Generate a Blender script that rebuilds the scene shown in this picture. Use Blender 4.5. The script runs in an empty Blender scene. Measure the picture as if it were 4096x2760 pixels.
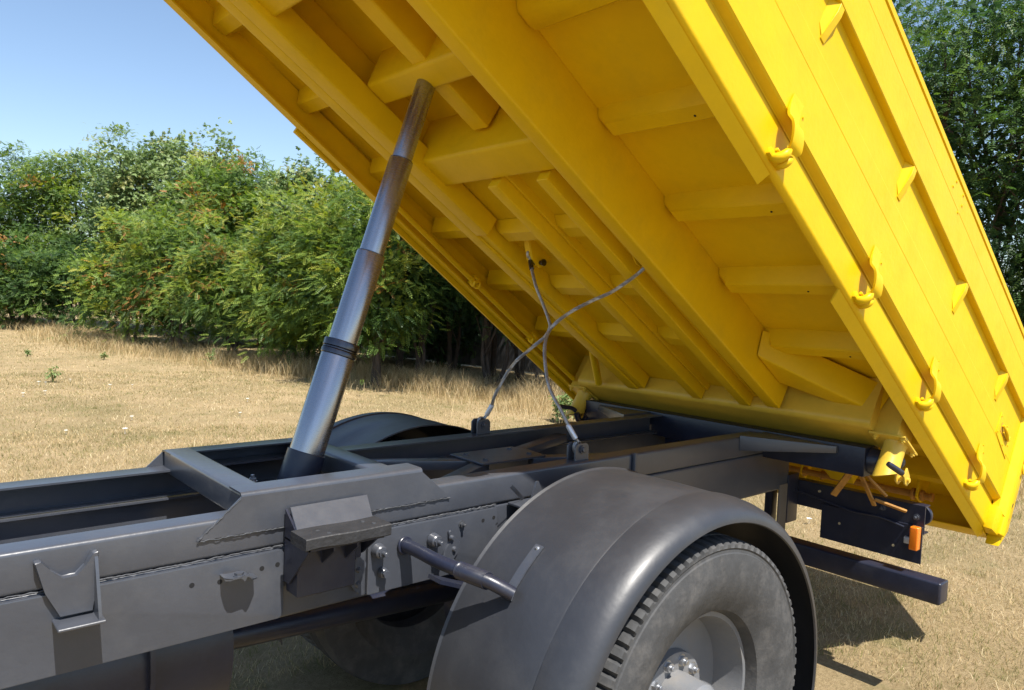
import bpy, bmesh, math, random
import numpy as np
from mathutils import Matrix, Vector, noise as mnoise
PI = math.pi
random.seed(7)
RNG = np.random.default_rng(7)
scene = bpy.context.scene
COL = scene.collection
CAMZ = 2.03

# ------------------------------------------------------------------ camera
Rc = [[0.7543053586703633, -0.6553033702122653, 0.040011484221677225],
      [-0.007430182140240649, -0.06946150881201799, -0.9975569613745979],
      [0.6564816968313264, 0.7521652689283154, -0.0572642117160245]]
camd = bpy.data.cameras.new('camera')
camd.sensor_width = 36.0
camd.lens = 2998.73 / 4096 * 36.0
camd.clip_end = 5000
cam = bpy.data.objects.new('camera', camd)
COL.objects.link(cam)
right, down, fwd = Vector(Rc[0]), Vector(Rc[1]), Vector(Rc[2])
m = Matrix((right, -down, -fwd)).transposed().to_4x4()
m.translation = (0, 0, CAMZ)
cam.matrix_world = m
scene.camera = cam

# ------------------------------------------------------------------ light
SUN = Vector((-0.12, -1.0, 1.88)).normalized()
w = bpy.data.worlds.new('World')
scene.world = w
w.use_nodes = True
nt = w.node_tree
sky = nt.nodes.new('ShaderNodeTexSky')
sky.sky_type = 'NISHITA'
sky.sun_disc = False
sky.sun_elevation = math.asin(SUN.z)
sky.sun_rotation = math.atan2(SUN.x, SUN.y)
sky.altitude = 100
sky.air_density = 1.0
sky.dust_density = 0.6
sky.ozone_density = 1.6
bg = nt.nodes['Background']
nt.links.new(sky.outputs[0], bg.inputs[0])
bg.inputs[1].default_value = 0.10
sl = bpy.data.lights.new('sun', 'SUN')
sl.energy = 4.6
sl.angle = math.radians(0.5)
sl.color = (1.0, 0.955, 0.88)
so = bpy.data.objects.new('sun', sl)
so.rotation_euler = SUN.to_track_quat('Z', 'Y').to_euler()
so.location = (0, -10, 20)
COL.objects.link(so)
scene.view_settings.view_transform = 'Standard'
scene.view_settings.look = 'None'
scene.view_settings.gamma = 1
scene.view_settings.exposure = 0.96
scene.render.engine = 'CYCLES'
scene.cycles.max_bounces = 8
scene.cycles.diffuse_bounces = 5
scene.cycles.transparent_max_bounces = 8

# ------------------------------------------------------------------ materials
def mat(name, col, rough=0.5, metal=0.0, vary=0.0, vscale=3.0, bump=0.0, bscale=40.0, coat=0.0,
        dirt=None, dirt_amt=0.0, dirt_scale=6.0, rough_var=0.0, trans=0.0, spec=0.5, scratch=0.0):
    M = bpy.data.materials.new(name)
    M.use_nodes = True
    n, l = M.node_tree.nodes, M.node_tree.links
    b = n['Principled BSDF']
    b.inputs['Roughness'].default_value = rough
    b.inputs['Metallic'].default_value = metal
    b.inputs['Specular IOR Level'].default_value = spec
    b.inputs['Coat Weight'].default_value = coat
    b.inputs['Coat Roughness'].default_value = 0.25
    tc = n.new('ShaderNodeTexCoord')
    base = n.new('ShaderNodeRGB'); base.outputs[0].default_value = (*col, 1)
    cur = base.outputs[0]
    if vary:
        nz = n.new('ShaderNodeTexNoise'); nz.inputs['Scale'].default_value = vscale
        nz.inputs['Detail'].default_value = 6; nz.inputs['Roughness'].default_value = 0.65
        l.new(tc.outputs['Object'], nz.inputs['Vector'])
        mr = n.new('ShaderNodeMapRange'); mr.inputs[1].default_value = 0.3; mr.inputs[2].default_value = 0.7
        mr.inputs[3].default_value = 1 - vary; mr.inputs[4].default_value = 1 + vary
        l.new(nz.outputs[0], mr.inputs[0])
        mx = n.new('ShaderNodeMix'); mx.data_type = 'RGBA'; mx.blend_type = 'MULTIPLY'
        mx.inputs[0].default_value = 1
        cmb = n.new('ShaderNodeCombineColor')
        for i in range(3): l.new(mr.outputs[0], cmb.inputs[i])
        l.new(cur, mx.inputs[6]); l.new(cmb.outputs[0], mx.inputs[7]); cur = mx.outputs[2]
    if dirt:
        nz = n.new('ShaderNodeTexNoise'); nz.inputs['Scale'].default_value = dirt_scale
        nz.inputs['Detail'].default_value = 9; nz.inputs['Roughness'].default_value = 0.72
        l.new(tc.outputs['Object'], nz.inputs['Vector'])
        mr = n.new('ShaderNodeMapRange'); mr.inputs[1].default_value = 0.48; mr.inputs[2].default_value = 0.72
        mr.inputs[3].default_value = 0; mr.inputs[4].default_value = dirt_amt
        l.new(nz.outputs[0], mr.inputs[0])
        mx = n.new('ShaderNodeMix'); mx.data_type = 'RGBA'
        l.new(mr.outputs[0], mx.inputs[0]); l.new(cur, mx.inputs[6])
        mx.inputs[7].default_value = (*dirt, 1); cur = mx.outputs[2]
        rr = n.new('ShaderNodeMath'); rr.operation = 'MULTIPLY_ADD'
        l.new(mr.outputs[0], rr.inputs[0]); rr.inputs[1].default_value = 0.35; rr.inputs[2].default_value = rough
        l.new(rr.outputs[0], b.inputs['Roughness'])
    if scratch:
        mp = n.new('ShaderNodeMapping'); mp.inputs['Scale'].default_value = (2.0, 14, 34); mp.inputs['Rotation'].default_value = (0, 0.5, 0.2)
        l.new(tc.outputs['Object'], mp.inputs[0])
        nz = n.new('ShaderNodeTexNoise'); nz.inputs['Scale'].default_value = 3.0; nz.inputs['Detail'].default_value = 8; nz.inputs['Roughness'].default_value = .8
        l.new(mp.outputs[0], nz.inputs['Vector'])
        mr = n.new('ShaderNodeMapRange'); mr.inputs[1].default_value = .64; mr.inputs[2].default_value = .70; mr.inputs[4].default_value = scratch
        l.new(nz.outputs[0], mr.inputs[0])
        mx = n.new('ShaderNodeMix'); mx.data_type = 'RGBA'; l.new(mr.outputs[0], mx.inputs[0]); l.new(cur, mx.inputs[6])
        mx.inputs[7].default_value = (*[min(1, c * 1.5 + .05) for c in col], 1); cur = mx.outputs[2]
    l.new(cur, b.inputs['Base Color'])
    if bump:
        nz = n.new('ShaderNodeTexNoise'); nz.inputs['Scale'].default_value = bscale
        nz.inputs['Detail'].default_value = 5
        l.new(tc.outputs['Object'], nz.inputs['Vector'])
        nz2 = n.new('ShaderNodeTexNoise'); nz2.inputs['Scale'].default_value = bscale / 14
        nz2.inputs['Detail'].default_value = 2
        l.new(tc.outputs['Object'], nz2.inputs['Vector'])
        ad = n.new('ShaderNodeMath'); ad.operation = 'MULTIPLY_ADD'; ad.inputs[1].default_value = 5
        l.new(nz2.outputs[0], ad.inputs[0]); l.new(nz.outputs[0], ad.inputs[2])
        bp = n.new('ShaderNodeBump'); bp.inputs['Strength'].default_value = 1.0
        bp.inputs['Distance'].default_value = bump
        l.new(ad.outputs[0], bp.inputs['Height']); l.new(bp.outputs[0], b.inputs['Normal'])
    return M

YEL = mat('yellow paint', (0.70, 0.450, 0.004), 0.42, spec=0.22, bump=0.0009, bscale=45, vary=0.05, vscale=5, coat=0.0,
          dirt=(0.46, 0.32, 0.02), dirt_amt=0.3, dirt_scale=4)
YEL2 = mat('yellow hinge paint', (0.62, 0.41, 0.040), 0.4, bump=0.0008, bscale=60, vary=0.08, vscale=9)
GRY = mat('dark grey paint', col=(0.050, 0.055, 0.068), rough=0.36, scratch=.15, bump=0.0007, bscale=45, vary=0.08, vscale=7, coat=0.45,
          dirt=(0.10, 0.098, 0.098), dirt_amt=0.3, dirt_scale=5)
GRYW = mat('weld bead paint', (0.05, 0.053, 0.06), 0.6, spec=0.3, bump=0.002, bscale=160, vary=0.2, vscale=60)
BLK = mat('satin black paint', (0.015, 0.018, 0.034), 0.33, bump=0.0006, bscale=60, vary=0.2, vscale=8,
          dirt=(0.05, 0.048, 0.046), dirt_amt=0.3, dirt_scale=7)
PLA = mat('black mudguard plastic', col=(0.027, 0.029, 0.035), rough=0.46, scratch=.2, bump=0.0009, bscale=30, vary=0.12, vscale=4, coat=0.15,
          dirt=(0.06, 0.060, 0.060), dirt_amt=0.25, dirt_scale=4)
RUB = mat('tyre rubber', (0.045, 0.046, 0.048), 0.7, bump=0.0012, bscale=70, vary=0.2, vscale=14,
          dirt=(0.14, 0.13, 0.12), dirt_amt=0.6, dirt_scale=9)
WOOD = mat('black painted wood', (0.022, 0.022, 0.024), 0.6, bump=0.003, bscale=60, vary=0.3, vscale=20)
ZNC = mat('zinc steel', (0.42, 0.43, 0.45), 0.38, metal=0.85, bump=0.0008, bscale=90, vary=0.15, vscale=20)
ROPE = mat('steel wire', (0.36, 0.35, 0.34), 0.42, metal=0.7, vary=0.25, vscale=60)
RIM = mat('rim grey', (0.16, 0.165, 0.175), 0.5, bump=0.001, vary=0.15, dirt=(0.2, 0.17, 0.13), dirt_amt=0.5)
RUST = mat('rusty yellow shaft', (0.42, 0.20, 0.03), 0.6, bump=0.001, vary=0.25, vscale=12,
           dirt=(0.16, 0.07, 0.03), dirt_amt=0.6, dirt_scale=16)
AMB = mat('amber lens', (0.70, 0.19, 0.01), 0.2, coat=0.5)
AMB.node_tree.nodes['Principled BSDF'].inputs['Subsurface Weight'].default_value = 0.3
REDL = mat('red lens', (0.5, 0.02, 0.012), 0.15, coat=0.5)
HOLE = mat('dark hole', (0.006, 0.006, 0.007), 0.9)

def brushed(name, col):
    M = bpy.data.materials.new(name); M.use_nodes = True
    n, l = M.node_tree.nodes, M.node_tree.links
    b = n['Principled BSDF']
    b.inputs['Metallic'].default_value = 0.92
    tc = n.new('ShaderNodeTexCoord')
    mp = n.new('ShaderNodeMapping'); mp.inputs['Scale'].default_value = (6, 6, 240)
    l.new(tc.outputs['Object'], mp.inputs[0])
    nz = n.new('ShaderNodeTexNoise'); nz.inputs['Scale'].default_value = 4; nz.inputs['Detail'].default_value = 6
    l.new(mp.outputs[0], nz.inputs['Vector'])
    mp2 = n.new('ShaderNodeMapping'); mp2.inputs['Scale'].default_value = (40, 40, 2.0)
    l.new(tc.outputs['Object'], mp2.inputs[0])
    n2 = n.new('ShaderNodeTexNoise'); n2.inputs['Scale'].default_value = 1.2; n2.inputs['Detail'].default_value = 5
    l.new(mp2.outputs[0], n2.inputs['Vector'])
    cr = n.new('ShaderNodeMix'); cr.data_type = 'RGBA'
    cr.inputs[6].default_value = (*[c * 0.55 for c in col], 1); cr.inputs[7].default_value = (*[c * 1.25 for c in col], 1)
    l.new(n2.outputs[0], cr.inputs[0]); l.new(cr.outputs[2], b.inputs['Base Color'])
    mr = n.new('ShaderNodeMapRange'); mr.inputs[3].default_value = 0.20; mr.inputs[4].default_value = 0.32
    l.new(nz.outputs[0], mr.inputs[0]); l.new(mr.outputs[0], b.inputs['Roughness'])
    bp = n.new('ShaderNodeBump'); bp.inputs['Distance'].default_value = 0.0003; bp.inputs['Strength'].default_value = 0.2
    l.new(nz.outputs[0], bp.inputs['Height']); l.new(bp.outputs[0], b.inputs['Normal'])
    return M
STEEL = brushed('brushed cylinder steel', (0.38, 0.385, 0.41))
STEEL_D = brushed('dark oiled steel', (0.10, 0.10, 0.11))

# ------------------------------------------------------------------ object helpers
WM = {}
def link(name, me, parent=None, world=None, label=None):
    o = bpy.data.objects.new(name, me)
    COL.objects.link(o)
    W = world if world is not None else (WM[parent.name] if (parent and parent.name in WM) else Matrix.Identity(4))
    if parent is not None:
        o.parent = parent
        PW = WM.get(parent.name, Matrix.Identity(4))
        o.matrix_basis = PW.inverted() @ W
    else:
        o.matrix_basis = W
    WM[o.name] = W
    if label: o['label'] = label
    return o

ID = Matrix.Identity(4)
TR_UP = Matrix.Translation((0, 0, CAMZ))          # chassis parts are written with z measured from eye level

def finish(bm, name, material, sharp=35):
    bmesh.ops.remove_doubles(bm, verts=bm.verts, dist=1e-6)
    bmesh.ops.recalc_face_normals(bm, faces=bm.faces)
    me = bpy.data.meshes.new(name)
    bm.to_mesh(me); bm.free()
    me.materials.append(material)
    me.polygons.foreach_set('use_smooth', [True] * len(me.polygons))
    try: me.set_sharp_from_angle(angle=math.radians(sharp))
    except Exception: pass
    return me

def obj(name, bm, material, parent=None, world=None, label=None, sharp=35):
    return link(name, finish(bm, name, material, sharp), parent, world, label)

def hexa(bm, pts, bev=0.0, seg=2):
    """8 points: bottom ring 0-3, top ring 4-7"""
    vs = [bm.verts.new(p) for p in pts]
    fs = [(0, 1, 2, 3), (7, 6, 5, 4), (0, 4, 5, 1), (1, 5, 6, 2), (2, 6, 7, 3), (3, 7, 4, 0)]
    faces = [bm.faces.new([vs[i] for i in f]) for f in fs]
    if bev:
        es = list({e for f in faces for e in f.edges})
        bmesh.ops.bevel(bm, geom=es, offset=bev, segments=seg, affect='EDGES', profile=0.6)
def box(bm, x0, x1, y0, y1, z0, z1, bev=0.004, seg=2):
    hexa(bm, [(x0, y0, z0), (x1, y0, z0), (x1, y1, z0), (x0, y1, z0), (x0, y0, z1), (x1, y0, z1), (x1, y1, z1), (x0, y1, z1)], bev, seg)
def prism(bm, poly, axis, a, b, bev=0.0, seg=1, offs=None):
    """extrude polygon (2D in the two other axes in x,y,z order) along axis from a to b"""
    def P(p, t):
        if axis == 'x': return (t, p[0], p[1])
        if axis == 'y': return (p[0], t, p[1])
        return (p[0], p[1], t)
    n = len(poly)
    A = [bm.verts.new(P(p, a)) for p in poly]
    pb = offs if offs else poly
    B = [bm.verts.new(P(p, b)) for p in pb]
    fs = [bm.faces.new(A), bm.faces.new(B[::-1])]
    for i in range(n):
        fs.append(bm.faces.new((A[i], A[(i + 1) % n], B[(i + 1) % n], B[i])))
    if bev:
        es = list({e for f in fs for e in f.edges})
        bmesh.ops.bevel(bm, geom=es, offset=bev, segments=seg, affect='EDGES', profile=0.6)
def strip(bm, path, width_vec, th, bev=0.0):
    """thin plate following path (list of 3D), widened by width_vec, thickness th along local normal"""
    pts = [Vector(p) for p in path]; wv = Vector(width_vec)
    rows = []
    for i, p in enumerate(pts):
        t = (pts[min(i + 1, len(pts) - 1)] - pts[max(i - 1, 0)]).normalized()
        nrm = t.cross(wv).normalized() * th / 2
        rows.append([bm.verts.new(p - wv / 2 - nrm), bm.verts.new(p + wv / 2 - nrm), bm.verts.new(p + wv / 2 + nrm), bm.verts.new(p - wv / 2 + nrm)])
    for a, b in zip(rows, rows[1:]):
        for i in range(4):
            bm.faces.new((a[i], a[(i + 1) % 4], b[(i + 1) % 4], b[i]))
    bm.faces.new(rows[0][::-1]); bm.faces.new(rows[-1])
def tube(bm, path, r, seg=14, caps=True, twist=None):
    pts = [Vector(p) for p in path]
    rs = r if isinstance(r, (list, tuple)) else [r] * len(pts)
    up = None; rings = []
    for i, p in enumerate(pts):
        t = (pts[min(i + 1, len(pts) - 1)] - pts[max(i - 1, 0)]).normalized()
        if up is None:
            up = t.orthogonal().normalized()
        up = (up - t * up.dot(t)).normalized()
        s = t.cross(up)
        rings.append([bm.verts.new(p + (up * math.cos(2 * PI * k / seg) + s * math.sin(2 * PI * k / seg)) * rs[i]) for k in range(seg)])
    for a, b in zip(rings, rings[1:]):
        for k in range(seg):
            bm.faces.new((a[k], a[(k + 1) % seg], b[(k + 1) % seg], b[k]))
    if caps:
        bm.faces.new(rings[0][::-1]); bm.faces.new(rings[-1])
def cyl(bm, a, b, r, seg=20, r2=None, bev=0.0):
    a, b = Vector(a), Vector(b); r2 = r if r2 is None else r2
    if bev:
        d = (b - a).normalized()
        tube(bm, [a, a + d * bev, b - d * bev, b], [r - bev, r, r2, r2 - bev], seg)
    else:
        tube(bm, [a, b], [r, r2], seg)
def hexbolt(bm, p, d, r=0.011, h=0.009, stud=0.012, washer=True):
    p, d = Vector(p), Vector(d).normalized()
    if washer: cyl(bm, p, p + d * 0.0025, r * 1.45, 16)
    cyl(bm, p + d * 0.002, p + d * (0.002 + h), r * 1.12, 6)
    if stud: cyl(bm, p + d * h, p + d * (h + stud), r * 0.58, 12, bev=0.001)
def weld(bm, a, b, r=0.005, seg=6):
    a, b = Vector(a), Vector(b); n = max(3, int((b - a).length / 0.009))
    pts, rs = [], []
    for i in range(n + 1):
        q = a.lerp(b, i / n)
        j = 0.0018
        pts.append(q + Vector((random.uniform(-j, j), random.uniform(-j, j), random.uniform(-j, j))))
        rs.append(r * random.uniform(0.65, 1.25))
    tube(bm, pts, rs, seg)
def pieces(name, make, spots, m_, parent, W, label=None):
    """alike small parts: one object each, sharing one mesh; make(bm) draws it at the origin"""
    bm = bmesh.new(); make(bm); me = finish(bm, name, m_)
    for p in spots: link(name, me, parent, W @ Matrix.Translation(Vector(p)), label)
def smoothpath(pts, n=6):
    P = [Vector(p) for p in pts]; out = []
    for i in range(len(P) - 1):
        p0, p1, p2, p3 = P[max(i - 1, 0)], P[i], P[i + 1], P[min(i + 2, len(P) - 1)]
        for k in range(n):
            t = k / n
            out.append(0.5 * ((2 * p1) + (p2 - p0) * t + (2 * p0 - 5 * p1 + 4 * p2 - p3) * t * t + (3 * p1 - p0 - 3 * p2 + p3) * t ** 3))
    out.append(P[-1]); return out
def BM(): return bmesh.new()

# ================================================================== GROUND
def ground_h(x, y):
    return 0.0
def ground_mat():
    M = bpy.data.materials.new('dry grass soil'); M.use_nodes = True
    n, l = M.node_tree.nodes, M.node_tree.links
    b = n['Principled BSDF']; b.inputs['Roughness'].default_value = 0.95; b.inputs['Specular IOR Level'].default_value = 0.1
    tc = n.new('ShaderNodeTexCoord')
    def noise(scale, det=8, ro=0.7, sx=1, sy=1):
        mp = n.new('ShaderNodeMapping'); mp.inputs['Scale'].default_value = (sx, sy, 1)
        l.new(tc.outputs['Object'], mp.inputs[0])
        z = n.new('ShaderNodeTexNoise'); z.inputs['Scale'].default_value = scale; z.inputs['Detail'].default_value = det
        z.inputs['Roughness'].default_value = ro; l.new(mp.outputs[0], z.inputs['Vector']); return z.outputs[0]
    def ramp(src, stops):
        r = n.new('ShaderNodeValToRGB'); e = r.color_ramp.elements
        e[0].position, e[0].color = stops[0][0], (*stops[0][1], 1)
        e[1].position, e[1].color = stops[1][0], (*stops[1][1], 1)
        for p, c in stops[2:]:
            q = e.new(p); q.color = (*c, 1)
        l.new(src, r.inputs[0]); return r.outputs[0]
    fine = ramp(noise(26, 10, 0.8), [(0.30, (0.12, 0.085, 0.042)), (0.48, (0.29, 0.215, 0.115)), (0.66, (0.47, 0.365, 0.215))])
    broad = ramp(noise(0.55, 6, 0.6), [(0.35, (0.17, 0.15, 0.065)), (0.48, (0.31, 0.235, 0.125)), (0.62, (0.44, 0.325, 0.185))])
    mx = n.new('ShaderNodeMix'); mx.data_type = 'RGBA'; mx.inputs[0].default_value = 0.45
    l.new(fine, mx.inputs[6]); l.new(broad, mx.inputs[7])
    gr = n.new('ShaderNodeMapRange'); gr.inputs[1].default_value = 0.52; gr.inputs[2].default_value = 0.68; gr.inputs[4].default_value = 0.55
    l.new(noise(1.7, 8, 0.75), gr.inputs[0])
    m2 = n.new('ShaderNodeMix'); m2.data_type = 'RGBA'
    l.new(gr.outputs[0], m2.inputs[0]); l.new(mx.outputs[2], m2.inputs[6]); m2.inputs[7].default_value = (0.13, 0.14, 0.045, 1)
    l.new(m2.outputs[2], b.inputs['Base Color'])
    bp = n.new('ShaderNodeBump'); bp.inputs['Distance'].default_value = 0.03; bp.inputs['Strength'].default_value = 0.9
    l.new(noise(30, 8, 0.8), bp.inputs['Height']); l.new(bp.outputs[0], b.inputs['Normal'])
    return M
bm = BM()
S = 2500
vs = [bm.verts.new(p) for p in ((-S, -S, 0), (S, -S, 0), (S, S, 0), (-S, S, 0))]
bm.faces.new(vs)
g = obj('ground', bm, ground_mat()); g['kind'] = 'structure'; g['label'] = 'parched straw coloured field'

# ---- numpy mesh
def npmesh(name, V, F, material, smooth=False, attr=None):
    me = bpy.data.meshes.new(name)
    V = np.asarray(V, np.float32); F = np.asarray(F, np.int32)
    k = F.shape[1]
    me.vertices.add(len(V)); me.vertices.foreach_set('co', V.ravel())
    me.loops.add(F.size); me.loops.foreach_set('vertex_index', F.ravel())
    me.polygons.add(len(F)); me.polygons.foreach_set('loop_start', np.arange(0, F.size, k, dtype=np.int32))
    me.polygons.foreach_set('loop_total', np.full(len(F), k, dtype=np.int32))
    if attr is not None:
        a = me.attributes.new('tone', 'FLOAT', 'FACE'); a.data.foreach_set('value', np.asarray(attr, np.float32))
    me.update(calc_edges=True)
    me.materials.append(material)
    return me

def leaf_mat(name, stops, trans=0.35, rough=0.5, spec=0.4):
    M = bpy.data.materials.new(name); M.use_nodes = True
    n, l = M.node_tree.nodes, M.node_tree.links
    b = n['Principled BSDF']; out = n['Material Output']
    at = n.new('ShaderNodeAttribute'); at.attribute_name = 'tone'
    r = n.new('ShaderNodeValToRGB'); e = r.color_ramp.elements
    e[0].position, e[0].color = stops[0][0], (*stops[0][1], 1)
    e[1].position, e[1].color = stops[1][0], (*stops[1][1], 1)
    for p, c in stops[2:]:
        q = e.new(p); q.color = (*c, 1)
    l.new(at.outputs['Fac'], r.inputs[0])
    l.new(r.outputs[0], b.inputs['Base Color'])
    b.inputs['Roughness'].default_value = rough; b.inputs['Specular IOR Level'].default_value = spec
    tr = n.new('ShaderNodeBsdfTranslucent')
    hs = n.new('ShaderNodeHueSaturation'); hs.inputs['Saturation'].default_value = 1.15; hs.inputs['Value'].default_value = 1.5
    l.new(r.outputs[0], hs.inputs['Color']); l.new(hs.outputs[0], tr.inputs[0])
    ms = n.new('ShaderNodeMixShader'); ms.inputs[0].default_value = trans
    l.new(b.outputs[0], ms.inputs[1]); l.new(tr.outputs[0], ms.inputs[2]); l.new(ms.outputs[0], out.inputs[0])
    return M
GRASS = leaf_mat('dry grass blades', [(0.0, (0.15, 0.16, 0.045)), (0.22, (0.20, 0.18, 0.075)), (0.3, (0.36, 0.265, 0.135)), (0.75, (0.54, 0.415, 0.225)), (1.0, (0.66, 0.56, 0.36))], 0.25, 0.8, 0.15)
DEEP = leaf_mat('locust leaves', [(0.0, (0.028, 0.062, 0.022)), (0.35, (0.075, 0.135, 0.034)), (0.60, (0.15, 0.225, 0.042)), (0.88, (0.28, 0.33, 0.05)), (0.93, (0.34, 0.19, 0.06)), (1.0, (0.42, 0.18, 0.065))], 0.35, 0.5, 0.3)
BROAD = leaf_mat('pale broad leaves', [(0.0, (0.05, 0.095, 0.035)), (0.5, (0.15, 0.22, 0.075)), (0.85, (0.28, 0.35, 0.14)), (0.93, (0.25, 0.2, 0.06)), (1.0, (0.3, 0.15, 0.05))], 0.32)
BARK = mat('bark', (0.07, 0.052, 0.04), 0.9, bump=0.01, bscale=25, vary=0.35, vscale=8)

def vnoise(P, s, seed=0):
    return np.array([mnoise.noise(Vector((p[0] * s + seed, p[1] * s, p[2] * s))) for p in P])

def blades(P, h, wdt, lean, tone, seed=0):
    """P (N,3) roots; curved two-segment blades"""
    r = np.random.default_rng(seed); N = len(P)
    a = r.uniform(0, 2 * PI, N); b = r.uniform(0, 2 * PI, N)
    side = np.c_[np.cos(a), np.sin(a), np.zeros(N)] * (wdt / 2)[:, None]
    ld = np.c_[np.cos(b), np.sin(b), np.zeros(N)]
    mid = P + ld * (h * lean * 0.35)[:, None]; mid[:, 2] += h * 0.55
    tip = P + ld * (h * lean)[:, None]; tip[:, 2] += h * (1 - 0.25 * lean)
    V = np.stack([P - side, P + side, mid + side * .7, mid - side * .7, tip], 1).reshape(-1, 3)
    i = np.arange(N) * 5
    F3 = np.stack([np.c_[i, i + 1, i + 2], np.c_[i, i + 2, i + 3], np.c_[i + 3, i + 2, i + 4]], 1).reshape(-1, 3)
    return V, F3, np.repeat(tone, 3)

def in_view(P, m=0.12):
    R = np.array(Rc); Q = (P - np.array([0, 0, CAMZ])) @ R.T
    f = 2998.73 / 4096
    return (Q[:, 2] > 0.5) & (np.abs(Q[:, 0] / Q[:, 2] * f) < 0.5 + m) & (np.abs(Q[:, 1] / Q[:, 2] * f) < 0.5 * 0.674 + m)

# treeline base polyline (x, y)
TL = np.array([(-6, 52), (5.2, 44), (7.8, 40), (7.4, 27.5), (9.3, 21.5), (10.2, 17), (11.6, 14.5), (11.4, 11.3), (12.2, 7), (12.2, 2.5), (14, -6)], float)
def tl_side(P):
    """signed distance right of the tree line (positive = inside the wood)"""
    best = np.full(len(P), 1e9); sg = np.ones(len(P))
    for a, b in zip(TL, TL[1:]):
        d = b - a; L = (d ** 2).sum(); q = P[:, :2] - a
        t = np.clip((q @ d) / L, 0, 1); c = q - t[:, None] * d
        dist = np.hypot(c[:, 0], c[:, 1]); s = np.sign(-(d[0] * q[:, 1] - d[1] * q[:, 0]))
        k = dist < best; best[k] = dist[k]; sg[k] = s[k]
    return -sg * best
def make_grass():
    r = np.random.default_rng(3)
    # short stubble: density falls with distance
    Ps = []
    for (r0, r1, dens) in ((2.6, 7, 2600), (7, 12, 1300), (12, 20, 420), (20, 34, 110), (34, 52, 40)):
        area = 0.5 * (r1 ** 2 - r0 ** 2) * math.radians(86)
        N = int(area * dens)
        rr = np.sqrt(r.uniform(r0 ** 2, r1 ** 2, N)); th = r.uniform(math.radians(-2), math.radians(84), N)
        P = np.c_[rr * np.sin(th), rr * np.cos(th), np.zeros(N)]
        Ps.append(P)
    P = np.concatenate(Ps)
    P = P[in_view(P, 0.05)]
    under = (P[:, 0] > -2) & (P[:, 0] < 4.3) & (P[:, 1] > 1.5) & (P[:, 1] < 3.6)
    P = P[~under]
    P = P[-tl_side(P) > -2.5] if tl_side(np.array([[0., 10., 0.]]))[0] < 0 else P[tl_side(P) > -2.5]
    N = len(P); d = np.hypot(P[:, 0], P[:, 1])
    cl = vnoise(P[:, :3], 0.9, 4.0); cl2 = vnoise(P, 3.5, 9.0)
    h = r.uniform(0.012, 0.05, N) * (1 + 0.5 * cl2) + 0.010
    tall = r.random(N) < 0.006
    h[tall] *= 2.6
    tone = np.clip(0.6 + 0.30 * r.standard_normal(N) - 0.5 * (cl > 0.08) * r.random(N) - 0.22 * np.clip(cl2 * 2.5, 0, 1), 0.0, 1)
    wd = r.uniform(0.0018, 0.0036, N) * np.clip(d / 6, 1, 5)
    V, F, T = blades(P, h, wd, r.uniform(0.2, 1.6, N), tone, 5)
    return V, F, T
V, F, T = make_grass()
o = link('short_grass', npmesh('short_grass', V, F, GRASS, attr=T)); o['kind'] = 'stuff'; o['label'] = 'short bleached grass covering the field behind the truck'; o['category'] = 'grass'
NG = len(F)
# tall dry grass along the foot of the trees
def tall_grass():
    r = np.random.default_rng(11); Ps = []
    for i, (a, b) in enumerate(zip(TL, TL[1:])):
        d = b - a; L = np.hypot(*d); nrm = np.array([d[1], -d[0]]) / L * -1
        N = int(L * (1700 if i in (4, 5, 6, 7) else 700))
        t = r.random(N); off = r.normal(-1.35, 0.75, N)
        P = a + t[:, None] * d + nrm * off[:, None]
        Ps.append(np.c_[P, np.zeros(N)])
    P = np.concatenate(Ps); P = P[in_view(P, 0.03)]
    N = len(P); cl = vnoise(P, 0.8, 2.0); cl2 = vnoise(P, 2.6, 6.0)
    keep = cl2 > -0.22; P = P[keep]; cl = cl[keep]; cl2 = cl2[keep]; N = len(P)
    h = np.clip(0.36 + 0.45 * cl + 0.2 * cl2, 0.08, 0.85) * r.uniform(0.5, 1.25, N)
    d = np.hypot(P[:, 0], P[:, 1])
    V, F, T = blades(P, h, r.uniform(0.004, 0.007, N) * np.clip(d / 15, 1, 2.5), r.uniform(0.15, 0.9, N), np.clip(0.55 + 0.25 * r.standard_normal(N), 0.18, 1), 8)
    return V, F, T
V, F, T = tall_grass()
o = link('tall_grass', npmesh('tall_grass', V, F, GRASS, attr=T)); o['kind'] = 'stuff'; o['label'] = 'tall dry grass standing along the foot of the trees'; o['category'] = 'grass'

# ================================================================== TREES
def rot_from(dirs, ups):
    d = dirs / np.linalg.norm(dirs, axis=1)[:, None]
    s = np.cross(d, ups); s /= np.linalg.norm(s, axis=1)[:, None] + 1e-9
    u = np.cross(s, d)
    return np.stack([d, s, u], 2)      # columns: along, side, up
def compound_leaf(pairs=6, L=0.30, lw=0.017, ll=0.048, arch=.1):
    V, F = [], []
    def leaflet(base, dirv, ln, wd, droop):
        s = np.array([-dirv[1], dirv[0], 0.0])
        i = len(V)
        b = np.array(base)
        V.extend([b, b + dirv * ln * .5 + s * wd, b + dirv * ln + np.array([0, 0, -droop]), b + dirv * ln * .5 - s * wd])
        F.append((i, i + 1, i + 2, i + 3))
    for k in range(pairs):
        t = (k + 1.0) / (pairs + 0.6)
        base = (t * L, 0, -arch * L * t * t)
        for sgn in (-1, 1):
            dv = np.array([0.35, sgn * 0.94, 0]); leaflet(base, dv, ll * (1 - .25 * abs(t - .5)), lw, ll * .18)
    leaflet((L, 0, -arch * L), np.array([1., 0, 0]), ll, lw, ll * .2)
    return np.array(V), np.array(F)
def simple_leaf(L=0.09, w=0.035):
    return np.array([(0, 0, 0), (L * .45, w, 0.0), (L, 0, -.25 * L), (L * .45, -w, 0.0)]), np.array([(0, 1, 2, 3)])
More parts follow.
